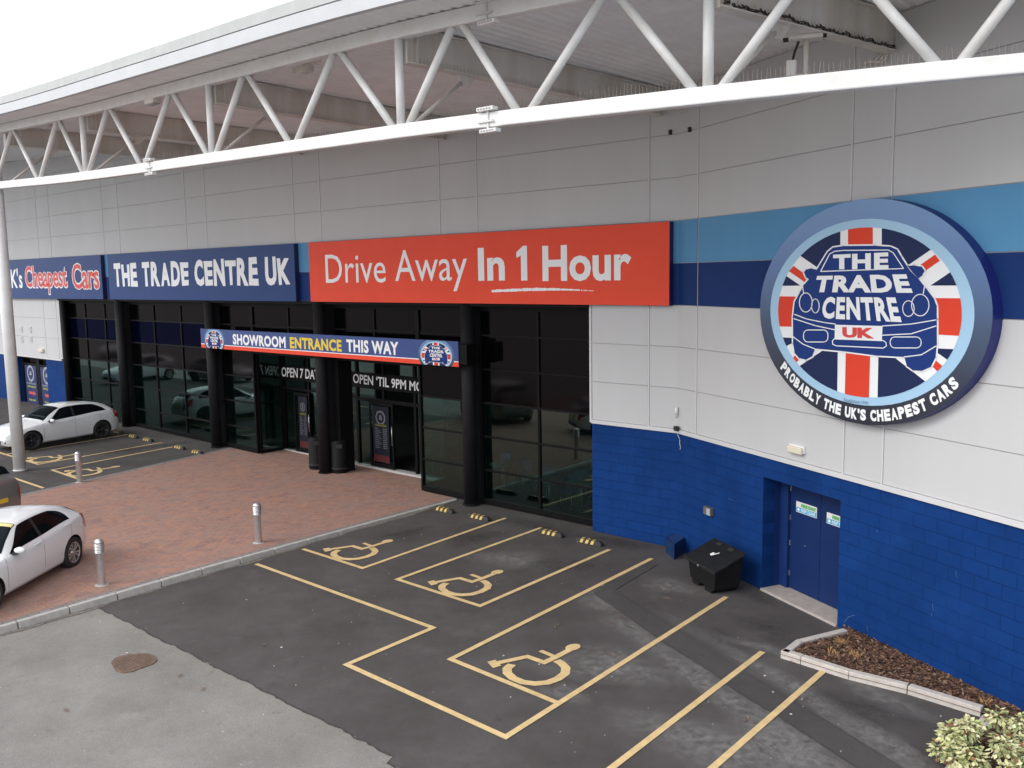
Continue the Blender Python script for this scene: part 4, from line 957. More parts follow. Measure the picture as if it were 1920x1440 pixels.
def band(name, o0, o1, z0, z1, m):
    mb_ = MB(); vs = []
    for i in range(60):
        x = -48.1+(XE+48.4)*i/59; y = ty(x); z = zr(x); vs += [(x, y-o1, z+z0), (x, y-o0, z+z0), (x, y-o0, z+z1), (x, y-o1, z+z1)]
    mb_.add(vs, [(4*i+a, 4*i+(a+1) % 4, 4*i+4+(a+1) % 4, 4*i+4+a) for i in range(59) for a in range(4)]+[(3, 2, 1, 0)]); return mb_.build(name, m, CN)
band('fascia', 1.0, 1.10, -.10, .12, M_fascia); band('fascia_joint', 1.0, 1.06, .12, .145, mat('joint_grey', (.25, .24, .23), .7)); band('gutter', 1.0, 1.09, .145, .335, M_fascia2)  # grey joint strip between fascia and gutter
# roof beams (I sections) from truss posts to the wall
beams = [(-19.7, ty(-19.7), -19.7, 0), (-13.1, ty(-13.1), -13.3, 0), (-6.7, ty(-6.7), -7.07, 0), (-.8, ty(-.8), -.5, 0), (4.35, ty(4.35), 5.2, wy(5.2)), (9.3, ty(9.3), 9.9, wy(9.9))]
for i, (xa, ya, xb, yb) in enumerate(beams):
    if ya > yb-.5: continue
    a = math.atan2(yb-ya, xb-xa); L_ = math.hypot(xb-xa, yb-ya)-.05; z = (zr(xa)+zr(xb))/2-.02; D = .56; mb = MB(); c = (xa, ya, z-D)
    mb.box(.1, L_, -.012, .012, .02, D-.02, rot=a, c=c); mb.box(.1, L_, -.1, .1, 0, .02, rot=a, c=c); mb.box(.1, L_, -.1, .1, D-.02, D, rot=a, c=c)
    mb.box(.085, .1, -.1, .1, -.02, D, rot=a, c=c); mb.box(.30, .315, -.098, .098, .02, D-.02, rot=a, c=c)
    for zz in (.08, .2, .32, .44):
        for yy in (-.06, .06): mb.tube((c[0]+.1*math.cos(a)-yy*math.sin(a), c[1]+.1*math.sin(a)+yy*math.cos(a), c[2]+zz), (c[0]+.13*math.cos(a)-yy*math.sin(a), c[1]+.13*math.sin(a)+yy*math.cos(a), c[2]+zz), .014, 6)
    mb.build('roof_beam', M_wbeam, CN)
    gx, gy = xa+1.45*math.cos(a), ya+1.45*math.sin(a); gz_ = z-D
    g_ = MB(); 
    for s_ in (-.006,): 
        q = [(-.22, 0), (.22, 0), (.03, -.2), (-.12, -.2)]
        g_.add([(gx+p*math.cos(a)-o_*math.sin(a), gy+p*math.sin(a)+o_*math.cos(a), gz_+h_) for o_ in (-.008, .008) for p, h_ in q], [(0, 1, 2, 3), (7, 6, 5, 4), (0, 4, 5, 1), (1, 5, 6, 2), (2, 6, 7, 3), (3, 7, 4, 0)])
    g_.tube((xa+.12, ya+.12, zc(xa)-.02), (gx-.12*math.cos(a), gy-.12*math.sin(a), gz_-.13), .034, 10); g_.build('knee_brace', M_wbeam, CN)
# bird spikes
mb = MB()
def spikes(p0, p1, step=.055, h=.14):
    p0, p1 = Vector(p0), Vector(p1); n_ = int((p1-p0).length/step)
    for i in range(n_):
        p = p0.lerp(p1, i/n_); dx = .03*(rnd()-.5); q = p+Vector((dx, .04*(rnd()-.5), h*(.8+.35*rnd()))); mb.tube(p, q, .0042, 3, .0022, cap=False)
for a, b in zip(cx_[24:-1], cx_[25:]): spikes((a, ty(a), zc(a)), (b, ty(b), zc(b)))
for (xa, ya, xb, yb) in beams[1:5]:
    a = math.atan2(yb-ya, xb-xa); z = (zr(xa)+zr(xb))/2-.02-.56+.02
    for s_ in (-.07, .07): spikes((xa+.3*math.cos(a)-s_*math.sin(a), ya+.3+s_*math.cos(a), z), (xb-s_*math.sin(a), yb-.3, z), .08, .1)
sp_ = mb.build('bird_spikes', mat('spike_wire', (.36, .31, .28), .5, metal=.3), CN); sp_['kind'] = 'stuff'
# cable bundle, drip stains and junction on the near beam
xa, ya, xb, yb = beams[4]; a = math.atan2(yb-ya, xb-xa); z = (zr(xa)+zr(xb))/2-.02-.56
mb = MB(); prev = None
for k in range(46):
    t_ = .2+k*.088; o_ = .075+.012*math.sin(k*.9); p = (xa+t_*math.cos(a)+o_*math.sin(a), ya+t_*math.sin(a)-o_*math.cos(a), z+.05+.018*math.sin(k*1.7)+(.04 if 10 < k < 16 else 0))
    if prev: mb.tube(prev, p, .014, 6); mb.tube((prev[0], prev[1], prev[2]+.03), (p[0], p[1], p[2]+.028*math.cos(k)), .009, 5)
    prev = p
mb.build('cable_bundle', mat('grimy_cable', (.03, .026, .022), .7), CN)

def on_truss(u, v):
    for x0, x1 in zip(cx_[:-1], cx_[1:]):
        y0, y1 = ty(x0), ty(x1)
        d = np.array([x1-x0, y1-y0, 0.]); n_ = np.array([d[1], -d[0], 0]); X = hit(u, v, (x0, y0, 0), n_); t_ = ((X-np.array([x0, y0, 0]))@d)/(d@d)
        if 0 <= t_ <= 1: return X
# small floodlights clamped on the chords
def flood(u, v, label, up=True):
    X = on_truss(u, v); r_ = empty('clamp_light', tuple(X), label, 'floodlight', 'small clamp lights on the truss')
    b = MB(); b.box(-.19, .13, -.16, -.04, .11, .165, c=X); b.box(-.13, .19, -.17, -.05, -.205, -.15, c=X); b.build('lamp_housing', M_whitep, r_, bevel=.006)
    l = MB()
    for k in range(5): l.box(-.165+k*.055, -.13+k*.055, -.166, -.16, .125, .15, c=X); l.box(-.105+k*.055, -.07+k*.055, -.176, -.17, -.19, -.165, c=X)
    l.build('lens', mat('lens_grey', (.35, .34, .33), .3), r_)
    s_ = MB(); s_.box(-.03, .0, -.11, -.095, -.2, .15, c=X); s_.box(-.2, .1, -.13, -.1, -.05, -.02, c=X); s_.build('clamp', mat('clamp_grey', (.62, .62, .62), .5), r_)
flood(925, 224, 'clamp light in the middle of the lower truss chord above the red sign'); flood(289, 312, 'clamp light low on the truss left of the middle, above the navy sign')
flood(922, 22, 'clamp light on the upper truss chord near the top edge'); 
X = on_truss(286, 184); r_ = empty('soffit_light', tuple(X), 'small lamp under the upper chord at far left', 'lamp', 'lamps under the soffit'); b = MB(); b.box(-.2, .2, -.1, .1, -.12, .02, c=X); b.build('lamp_housing', M_wbeam, r_, bevel=.01); b = MB(); b.box(-.16, .16, -.08, .08, -.14, -.12, c=X); b.build('lens', MATS['lens_grey'], r_)
for (u, v), lb in (((570, 128), 'white box lamp under the soffit in the middle of the left truss half'), ((90, 237), 'white box lamp under the soffit at the far left end')):
    x, y = G(u, v, 10.1 if u > 300 else 10.6); zz = zr(x)-.01; r_ = empty('soffit_light', (x, y, zz), lb, 'lamp', 'lamps under the soffit')
    b = MB(); b.box(-.25, .2, -.09, .09, -.16, -.05, c=(x, y, zz)); b.box(-.03, .5, -.03, .03, -.05, .0, c=(x, y, zz)); b.build('lamp_housing', M_wbeam, r_, bevel=.01)
    b = MB(); b.box(-.23, .0, -.08, .08, -.18, -.16, c=(x, y, zz)); b.build('lens', M_whitep, r_)
# camera on a drop pole under the near beam
x, y = G(1512, 75, 9.36); cz = 9.42; r_ = empty('security_camera', (x, y, cz-.62), 'white security camera on a drop pole below the near roof beam', 'camera')
b = MB(); b.tube((x, y, cz-.62), (x, y, cz-.05), .036, 12); b.build('pole', M_wbeam, r_)
b = MB(); b.box(-.24, .22, -.12, .12, -.06, -.0, c=(x, y, cz), rot=.4); b.build('mounting_plate', M_wbeam, r_, bevel=.01)
b = MB(); b.box(-.20, .02, -.05, .05, -.60, -.52, c=(x, y, cz), rot=.3); b.box(-.26, -.12, -.07, .07, -.54, -.32, c=(x, y, cz), rot=.3); b.build('housing', M_whitep, r_, bevel=.015)
b = MB(); b.path([(x-.2, y, cz-.32), (x-.17, y, cz-.2), (x-.1, y, cz-.03), (x+.1, y+.05, cz-.02), (x+.25, y+.1, cz+.03)], .018, 8); b.tube((x-.3, y-.1, cz-.03), (x+.25, y+.1, cz-.02), .03, 6); b.build('cable', MATS['grimy_cable'], r_)
u0, z0 = onB(1652, 86); r_ = empty('junction_box', WB(u0, z0, .05), 'dirty white junction box with conduits high on the angled wall', 'junction box')
b = MB(); b.wbox(WB, u0, u0+.30, z0+.02, z0+.36, .045, .15); b.build('enclosure', M_wbeam, r_, bevel=.01)
b = MB()
for k in range(4):
    s_ = u0+.05+.065*k; b.path([WB(s_, z0+.02, .1), WB(s_-.01, z0-.12-.03*k, .1), WB(s_-.08, z0-.2-.03*k, .12), WB(s_-.3, z0-.24, .2)], .014, 6)
b.build('conduit', M_wbeam, r_)

# ================================================================== STREET FURNITURE
def bollard0(loc, label):
    r_ = empty('bollard', (0, 0, 0), label, 'bollard', 'stainless steel bollards on the paving')
    prof = [(.08, -.05), (.08, .63), (.086, .645), (.09, .66)]
    z = .665
    for k in range(6): prof += [(.097, z), (.097, z+.018), (.086, z+.022), (.086, z+.028)]; z += .032
    prof += [(.095, z), (.09, z+.03), (.07, z+.065), (.035, z+.085), (.001, z+.09)]
    b = MB(); b.lathe(prof, n=28); b.build('tube', M_steel, r_)
    b = MB(); b.lathe([(.001, .006), (.12, .006), (.135, .004), (.14, -.02)], n=24); b.build('collar', M_kerb, r_); r_.location = loc; return r_
B0 = None
for (u, v), lb in (((150, 906), 'farthest steel bollard, at the far edge of the brick paving'), ((485, 1017), 'steel bollard in the middle, by the kerb of the near bays'), ((191, 1098), 'nearest steel bollard, standing beside the rear wheel of the near white car')):
    x, y = G(u, v, .1); z = pave_z(x, y)
    if B0 is None: B0 = bollard0((x, y, z), lb)
    else: c = copy_tree(B0); c.location = (x, y, z); c['label'] = lb
# wheel stops
def stop0():
    r_ = empty('wheel_stop', (0, 0, 0), 'x', 'wheel stop', 'yellow and black wheel stops at the head of the bays')
    L_, w_, h_ = .37, .085, .10; pr = lambda x: [(x, -w_, 0), (x, w_, 0), (x, w_*.55, h_), (x, -w_*.55, h_)]
    b = MB(); xs_ = [(-L_, .45), (-L_+.05, 1), (L_-.05, 1), (L_, .45)]; vs = []
    for x, s_ in xs_: vs += [(x, -w_, 0), (x, w_, 0), (x, w_*.5, h_*s_), (x, -w_*.5, h_*s_)]
    b.add(vs, [(4*i+a_, 4*i+(a_+1) % 4, 4*i+4+(a_+1) % 4, 4*i+4+a_) for i in range(3) for a_ in range(4)]+[(3, 2, 1, 0), (12, 13, 14, 15)]); b.build('rubber_block', M_rub, r_, bevel=.006)
    y_ = MB()
    for k in range(3):
        x0 = -.22+k*.15; x1 = x0+.075
        for (za, zb_) in ((.012, .09),):
            f = lambda z: -w_+(w_*.5)*z/h_-.003
            y_.add([(x0, f(za), za), (x1, f(za), za), (x1+.02, f(zb_), zb_), (x0+.02, f(zb_), zb_)], [(0, 1, 2, 3)])
        y_.add([(x0+.02, -w_*.48, h_+.003), (x1+.02, -w_*.48, h_+.003), (x1+.02, w_*.48, h_+.003), (x0+.02, w_*.48, h_+.003)], [(0, 1, 2, 3)])
    y_.build('reflector', M_hv, r_); return r_
S0 = stop0()
sl_ = [((832, 956), 0, 'left wheel stop of the bay beside the brick paving'), ((898, 970), 0, 'right wheel stop of the bay beside the brick paving'), ((1033, 1000), 0, 'left wheel stop of the middle near bay'), ((1105, 1016), 0, 'right wheel stop of the middle near bay, nearest the blue wall'),
       ((222, 814), .12, 'wheel stop just behind the rear wheel of the far white hatchback'), ((250, 821), .12, 'wheel stop at the head of the yellow line beside the far white hatchback'), ((277, 827), .12, 'middle one of the five far wheel stops'), ((336, 840), .12, 'far wheel stop second nearest the brick paving'), ((369, 848), .12, 'far wheel stop nearest the brick paving')]
for k, ((u, v), z, lb) in enumerate(sl_):
    x, y = G(u, v, z+.04); o = S0 if k == 0 else copy_tree(S0); o.location = (x, y, gz(x)+.004); o['label'] = lb
# litter bins by the middle column
def litter(x, y, label):
    r_ = empty('litter_bin', (x, y, pave_z(x, y)), label, 'bin', 'black litter bins beside the middle column')
    z = pave_z(x, y); b = MB(); b.lathe([(.001, 0), (.25, 0), (.26, .03), (.26, .12), (.267, .13), (.267, .16), (.26, .17), (.255, .95), (.2, 1.02), (.14, 1.035), (.13, .98), (.001, .97)], (x, y, z), 28); b.build('body', M_bin, r_)
    b = MB(); b.lathe([(.262, .145), (.271, .147), (.271, .153), (.262, .155)], (x, y, z), 28); b.build('trim_band', mat('grey_band', (.16, .16, .16), .4), r_)
    b = MB(); b.box(-.09, .09, -.02, .02, .80, .92, c=(x+.235*.8, y-.235*.6, z), rot=.93); b.build('mouth', M_dark2, r_)
    return r_
x, y = G(637, 886, .05); litter(x, y, 'black litter bin on the right of the middle column'); x, y = G(597, 880, .05); litter(x-.05, y+.0, 'black litter bin half hidden on the left of the middle column')
# grit bin
ang = -BETA+R(0)
bl, br_, bk = G(1284, 1083), G(1350, 1123), G(1391, 1106)
ang = math.atan2(br_[1]-bl[1], br_[0]-bl[0]); GC = ((bl[0]+br_[0])/2, (bl[1]+br_[1])/2)
GL = 1.06; GD = .60
r_ = empty('grit_bin', (GC[0], GC[1], .004), 'black plastic grit bin with a sloping lid against the blue wall', 'grit bin')
def gp_(x, y, z): return (GC[0]+x*math.cos(ang)-y*math.sin(ang), GC[1]+x*math.sin(ang)+y*math.cos(ang), z)
b = MB(); hx = GL/2
b.hexa([gp_(-hx+.09, -.0, .08), gp_(hx-.09, -.0, .08), gp_(hx-.09, GD-.04, .08), gp_(-hx+.09, GD-.04, .08), gp_(-hx+.02, -.02, .46), gp_(hx-.02, -.02, .46), gp_(hx-.02, GD, .70), gp_(-hx+.02, GD, .70)])
for sx in (-1, 1):
    b.hexa([gp_(sx*(hx-.30)-.12, -.01, 0), gp_(sx*(hx-.30)+.12, -.01, 0), gp_(sx*(hx-.30)+.12, GD-.06, 0), gp_(sx*(hx-.30)-.12, GD-.06, 0), gp_(sx*(hx-.28)-.14, -.005, .079), gp_(sx*(hx-.28)+.14, -.005, .079), gp_(sx*(hx-.28)+.14, GD-.05, .079), gp_(sx*(hx-.28)-.14, GD-.05, .079)])
b.build('tub', M_bin, r_, bevel=.02, seg=3)
b = MB(); b.hexa([gp_(-hx-.04, -.09, .44), gp_(hx+.04, -.09, .44), gp_(hx+.04, GD+.02, .74), gp_(-hx-.04, GD+.02, .74), gp_(-hx-.03, -.08, .50), gp_(hx+.03, -.08, .50), gp_(hx+.03, GD+.02, .80), gp_(-hx-.03, GD+.02, .80)])
lid = b.build('lid', M_binlid, r_, bevel=.018, seg=3)
sl2 = lambda y: .505+(.30)*(y+.08)/(GD+.10)
b = MB()
for sx in (-.22, .2): b.hexa([gp_(sx-.08, GD-.11, sl2(GD-.11)+.0), gp_(sx+.08, GD-.11, sl2(GD-.11)), gp_(sx+.08, GD-.05, sl2(GD-.05)), gp_(sx-.08, GD-.05, sl2(GD-.05)), gp_(sx-.08, GD-.11, sl2(GD-.11)+.012), gp_(sx+.08, GD-.11, sl2(GD-.11)+.012), gp_(sx+.08, GD-.05, sl2(GD-.05)+.012), gp_(sx-.08, GD-.05, sl2(GD-.05)+.012)])
b.build('hinge_block', M_rub, lid)
b = MB(); F3 = lambda s_, t_: gp_(.02+s_, .20+t_, sl2(.20+t_)+.004)
b.add([F3(*p) for p in [(-.10, .02), (-.02, .0), (.07, .13), (.05, .15), (-.02, .07), (-.05, .10), (-.09, .08)]], [(0, 1, 2, 3, 4), (0, 4, 5, 6)]); b.build('white_mark', M_whitep, lid)
b = MB(); b.tube(gp_(0, -.085, .47), gp_(0, -.10, .47), .02, 12); b.build('lock', M_steel, lid)
# blue painted concrete block
cx, cy = G(1247, 1030); p = [G(1248, 1036), G(1264, 1050), G(1290, 1032)]
r_ = empty('concrete_block', (p[1][0], p[1][1], 0), 'small dark blue painted hollow box block at the wall angle beside the grit bin', 'block')
b = MB(); A0 = np.array(p[1]); e1 = (np.array(p[0])-A0); e2 = (np.array(p[2])-A0); h_ = .34
q = [A0, A0+e2, A0+e2+e1, A0+e1]; b.prism([(x, y, 0) for x, y in q], h_); b.build('block_body', mat('worn_blue_block', (.008, .03, .095), .6, spec=.2, var=.3, vs=6, bump=.4), r_, bevel=.008)
b = MB(); c_ = sum(q)/4; b.poly([(c_[0]+(x-c_[0])*.86, c_[1]+(y-c_[1])*.86, h_+.002) for x, y in q]); b.build('lid_panel', mat('lighter_blue', (.012, .045, .15), .6, var=.2, vs=8), r_)  # top panel in a lighter blue than the block sides
# wall fittings
u0, z0 = onB(1327, 962); r_ = empty('wall_light', WB(u0, z0, .03), 'small square bronze and glass wall light on the blue blockwork', 'wall light')
b = MB(); b.wbox(WB, u0, u0+.26, z0, z0+.17, .03, .12); b.build('housing', mat('bronze_housing', (.13, .11, .09), .5, var=.2, vs=10), r_, bevel=.01)
b = MB(); b.wbox(WB, u0+.13, u0+.245, z0+.015, z0+.155, .12, .128); b.build('lens', mat('frosted_lens', (.35, .42, .48), .3), r_)
u0, z0 = onB(1486, 846); r_ = empty('bulkhead_light', WB(u0, z0, .045), 'cream rectangular bulkhead light above the fire door', 'wall light')
b = MB(); b.wbox(WB, u0, u0+.40, z0+.02, z0+.16, .045, .09); b.build('base', M_whitep, r_, bevel=.01)
b = MB(); b.wbox(WB, u0+.012, u0+.385, z0+.005, z0+.13, .09, .15); b.build('diffuser', M_cream, r_, bevel=.02, seg=3)
u0, z0 = onA(1270, 779, .05); r_ = empty('sensor', WA(u0, z0, .05), 'thin white plastic sensor tube at the wall angle', 'sensor')
b = MB(); b.tube(WA(u0, z0+.03, .09), WA(u0, z0+.19, .09), .035, 14); b.build('tube', M_whitep, r_)
b = MB(); b.tube(WA(u0, z0-.05, .09), WA(u0, z0+.03, .09), .013, 8); b.build('stem', M_steel, r_)
u1_, z1_ = .02, 2.72; r_ = empty('cable_gland', WB(u1_, z1_, .08), 'black cable gland with a loose pale wire hanging over the blue wall', 'cable gland')
b = MB(); b.wbox(WB, -.0, .12, 2.70, 2.80, .08, .16); b.build('gland', M_rub, r_, bevel=.01)
b = MB(); b.path([WB(.05, 2.70, .1), WB(.06, 2.6, .08), WB(.10, 2.5, .05), WB(.08, 2.42, .045), WB(.12, 2.33, .045), WB(.10, 2.28, .05)], .007, 5); b.build('wire', M_whitep, r_)
for k, (u, v) in enumerate([(1258, 248), (1295, 243)]):
    X = onA(u, v, .05) if k == 0 else onB(u, v, .05); W_ = WA if k == 0 else WB; b = MB(); b.wbox(W_, X[0]-.03, X[0]+.03, X[1]-.05, X[1]+.05, .045, .11)
    tag(b.build('wall_hook', M_rub, bevel=.01), ['small black hook high on the flat wall beside the angle', 'small black hook high on the angled wall'][k], 'hook', 'black hooks on the cladding')
# vents and lamp on the left wall
for k, (u, v) in enumerate([(40, 617), (57, 618), (41, 636), (58, 636)]):
    c_ = onA(u, v, .05); r_ = empty('wall_vent', WA(c_[0], c_[1]-.15, .05), ['upper left', 'upper right', 'lower left', 'lower right'][k]+' of the four small grey vents right of the white column', 'vent', 'four small wall vents')
    b = MB(); b.wbox(WA, c_[0]-.15, c_[0]+.15, c_[1]-.15, c_[1]+.15, .045, .07); b.build('vent_frame', M_trim, r_, bevel=.005)
    b = MB()
    for j in range(5): b.wbox(WA, c_[0]-.12, c_[0]+.12, c_[1]-.12+j*.052, c_[1]-.09+j*.052, .07, .076)
    b.build('louvre', mat('louvre_grey', (.36, .36, .37), .5), r_)
c_ = onA(79, 657, .05); r_ = empty('bulkhead_light', WA(c_[0], c_[1], .05), 'small cream bulkhead light on the far left wall above the poster doors', 'wall light')
b = MB(); b.wbox(WA, c_[0]-.25, c_[0]+.25, c_[1]-.07, c_[1]+.08, .045, .15); b.build('diffuser', M_cream, r_, bevel=.02)

# ---------------- mulch beds, kerbs, shrub
def bed(name, out_pts, z, m): mb_ = MB(); mb_.poly([(x, y, z) for x, y in out_pts]); return mb_.build(name, m)
def kerb_run(pts, label, closed=False, hgt=.125, w_=.14, m=None, inner=1):
    mb_ = MB(); tot = []
    for a, b_ in zip(pts[:-1], pts[1:]):
        a, b_ = np.array(a), np.array(b_); d = b_-a; L_ = np.linalg.norm(d); d /= L_; n_ = np.array([-d[1], d[0]])*inner; k = max(1, round(L_/.9)); 
        for j in range(k):
            p = a+d*(L_*j/k+.004); q_ = a+d*(L_*(j+1)/k-.004); 
            mb_.hexa([(*p, -.1), (*q_, -.1), (*(q_+n_*w_), -.1), (*(p+n_*w_), -.1), (*(p+n_*.02), hgt), (*(q_+n_*.02), hgt), (*(q_+n_*w_), hgt), (*(p+n_*w_), hgt)] if inner > 0 else
                     [(*q_, -.1), (*p, -.1), (*(p+n_*w_), -.1), (*(q_+n_*w_), -.1), (*(q_+n_*.02), hgt), (*(p+n_*.02), hgt), (*(p+n_*w_), hgt), (*(q_+n_*w_), hgt)])
    return struct(mb_.build('kerb', m or M_kerbw, bevel=.01))
k1 = [G(1578, 1190), G(1490, 1212), G(1462, 1234), G(1500, 1246), G(1590, 1275), G(1700, 1302), G(1838, 1345)]
kerb_run(k1, '', inner=1)
k2 = [(7.62, -4.15), (7.22, -4.25), (7.22, -6.5), (7.25, -9.5)]
kerb_run(k2[1:], '', inner=1, hgt=.1)
M_soil = mat('bark_mulch', (.09, .045, .028), .95, var=.5, vs=25, bump=.8, bs=60, var2=(.17, .10, .06))
k1i = k1+[(8.0, -3.95), (4.6, -2.26)]
def inside(x, y, P):
    c_ = False
    for i in range(len(P)):
        (x1, y1), (x2, y2) = P[i-1], P[i]
        if (y1 > y) != (y2 > y) and x < (x2-x1)*(y-y1)/(y2-y1)+x1: c_ = not c_
    return c_
struct(bed('mulch_bed', k1i, .07, M_soil))
k2i = [(7.28, -4.1), (7.28, -9.5), (14, -9.5), (14, -6.9), (8.2, -4.02)]
struct(bed('mulch_bed', k2i, .07, M_soil))
chipcols = [mat('bark_chip_dark', (.055, .03, .022), .9), mat('bark_chip_brown', (.15, .075, .045), .9), mat('bark_chip_tan', (.27, .17, .11), .9)]
def near(x, y, L_, d_):
    for (ax, ay), (bx, by) in zip(L_[:-1], L_[1:]):
        dx, dy = bx-ax, by-ay; t_ = max(0, min(1, ((x-ax)*dx+(y-ay)*dy)/(dx*dx+dy*dy)))
        if math.hypot(x-ax-dx*t_, y-ay-dy*t_) < d_: return True
    return False
def chips(n_, poly, z, x0, x1, y0, y1, label):
    mb_ = MB(); c_ = 0
    while c_ < n_:
        x, y = x0+(x1-x0)*rnd(), y0+(y1-y0)*rnd()
        if not inside(x, y, poly) or near(x, y, k1, .15+.03*rnd()) or near(x, y, k2[1:], .15): continue
        c_ += 1; a_ = rnd()*6.3; L_, w_ = .018+.03*rnd(), .006+.01*rnd(); t_ = (rnd()-.5)*.03; zz = z+rnd()*.035
        ca, sa = math.cos(a_), math.sin(a_)
        mb_.add([(x+L_*ca-w_*sa, y+L_*sa+w_*ca, zz+t_), (x-L_*ca-w_*sa, y-L_*sa+w_*ca, zz-t_), (x-L_*ca+w_*sa, y-L_*sa-w_*ca, zz-t_+.006), (x+L_*ca+w_*sa, y+L_*sa-w_*ca, zz+t_+.006)], [(0, 1, 2, 3)], random.choice([0, 0, 1, 1, 1, 2]))
    return tag(mb_.build('bark_chips', chipcols), label, 'mulch', kind='stuff')
chips(5600, k1i, .072, 4, 8, -4.3, -2.2, 'loose brown bark chips in the triangular bed against the blue wall')
chips(3200, k2i, .07, 7.2, 9.3, -6.8, -3.9, 'loose dark bark chips around the variegated shrub')
mb = MB()
for (u, v, n_) in ((1578, 1205, 60), (1605, 1228, 50), (1560, 1225, 20), (1850, 1318, 25), (1775, 1428, 25)):
    g = G(u, v, .1)
    for k in range(n_):
        a_, l_ = rnd()*6.3, .05+.07*rnd(); bx, by = g[0]+(rnd()-.5)*.16, g[1]+(rnd()-.5)*.12; wx = .004
        mb.add([(bx-wx, by, .09), (bx+wx, by, .09), (bx+math.cos(a_)*l_*.7, by+math.sin(a_)*l_*.7, .10+l_*.8)], [(0, 1, 2)])
tag(mb.build('dry_weeds', mat('dry_weed', (.42, .24, .09), .8, var=.3, vs=20)), 'tufts of dry orange weeds in the mulch', 'weeds', kind='stuff')
# variegated shrub
SC = (*G(1893, 1420, .3), .07)
r_ = empty('variegated_shrub', SC, 'pale green and cream leaved shrub in the corner bed at lower right', 'shrub')
mb = MB(); st = MB(); clumps = []
for k in range(40):
    a_ = rnd()*6.3; rr_ = rnd()**.5; cx, cy = SC[0]+.82*rr_*math.cos(a_), SC[1]+.72*rr_*math.sin(a_); cz = .14+.50*(1-rr_**2)*(.4+.8*rnd())+.12*rnd(); clumps.append((cx, cy, cz))
for k, (cx, cy, cz) in enumerate(clumps):
    st.path([(SC[0]+(cx-SC[0])*.1, SC[1]+(cy-SC[1])*.1, .07), (SC[0]+(cx-SC[0])*.6, SC[1]+(cy-SC[1])*.6, cz*.55), (cx, cy, cz)], .006, 5)
    for j in range(105):
        d = Vector((random.gauss(0, 1), random.gauss(0, 1), random.gauss(.25, .8))).normalized(); rad = .13*rnd()**.45
        p = Vector((cx, cy, cz))+d*rad; ax = (d+Vector((random.gauss(0, .5), random.gauss(0, .5), -.7))).normalized(); s_ = ax.cross(Vector((random.gauss(0, .3), random.gauss(0, .3), 1))).normalized(); L_ = .055+.045*rnd(); w_ = .017+.012*rnd(); nn_ = s_.cross(ax)
        m_ = random.choice([0, 0, 0, 1, 1, 2, 3]) if rnd() < .93 else 4
        mid = p+ax*L_*.5-nn_*.006
        mb.add([p, mid+s_*w_, p+ax*L_, mid-s_*w_, mid-nn_*.004], [(0, 1, 4), (1, 2, 4), (2, 3, 4), (3, 0, 4)], m_)
def leafm(n, c): 
    m = mat(n, c, .5, var=.2, vs=40); return m
mb.build('leaves', [leafm('leaf_cream', (.62, .60, .34)), leafm('leaf_lime', (.44, .47, .20)), leafm('leaf_green', (.20, .27, .11)), leafm('leaf_pale', (.66, .65, .42)), leafm('leaf_bronze', (.28, .13, .07))], r_)
st.build('stems', mat('shrub_stem', (.10, .06, .035), .8), r_)

# ---------------- cafe tables just inside the glass
for k, (u, v) in enumerate([(1090, 903), (945, 868), (1000, 905)]):
    x, y = G(u, v, .78); y = max(y, 1.1)
    lb = ['round pale table inside the glass next to the blue wall', 'round pale table deeper inside the right window', 'round pale table between the two others inside the right window'][k]
    r_ = empty('cafe_table', (x, y, .05), lb, 'table', 'round tables inside the showroom'); b = MB(); b.lathe([(.001, .74), (.40, .74), (.41, .755), (.40, .77), (.001, .77)], (x, y, 0), 32); b.build('tabletop', mat('pale_laminate', (.6, .66, .62), .3), r_)
    b = MB(); b.tube((x, y, .08), (x, y, .74), .03, 10); b.lathe([(.001, .09), (.24, .07), (.25, .05)], (x, y, 0), 20); b.build('pedestal', M_steel, r_)
    for sx, sy in ((.62, .1), (-.5, .45)):
        cx, cy = x+sx, y+sy; c_ = empty('cafe_chair', (cx, cy, .05), 'blue chair '+('to the right of' if sx > 0 else 'behind')+' the '+lb.split(' table')[0].replace('round ', '')+' round table '+['next to the blue wall', 'deeper inside', 'between the others'][k], 'chair', 'blue cafe chairs inside the showroom')
        b = MB(); b.box(-.22, .22, -.21, .21, .44, .47, c=(cx, cy, .05)); b.build('seat', mat('blue_plastic', (.03, .12, .35), .4), c_, bevel=.02)
        b = MB(); b.box(-.2, .2, .19, .22, .52, .86, c=(cx, cy, .05)); b.build('backrest', MATS['blue_plastic'], c_, bevel=.02)
        for ax_ in (-.17, .17):
            for ay_ in (-.16, .18): b = MB(); b.tube((cx+ax_*1.15, cy+ay_*1.15, .05), (cx+ax_, cy+ay_, .5 if ay_ < 0 else .62), .011, 8); b.build('leg', M_steel, c_)

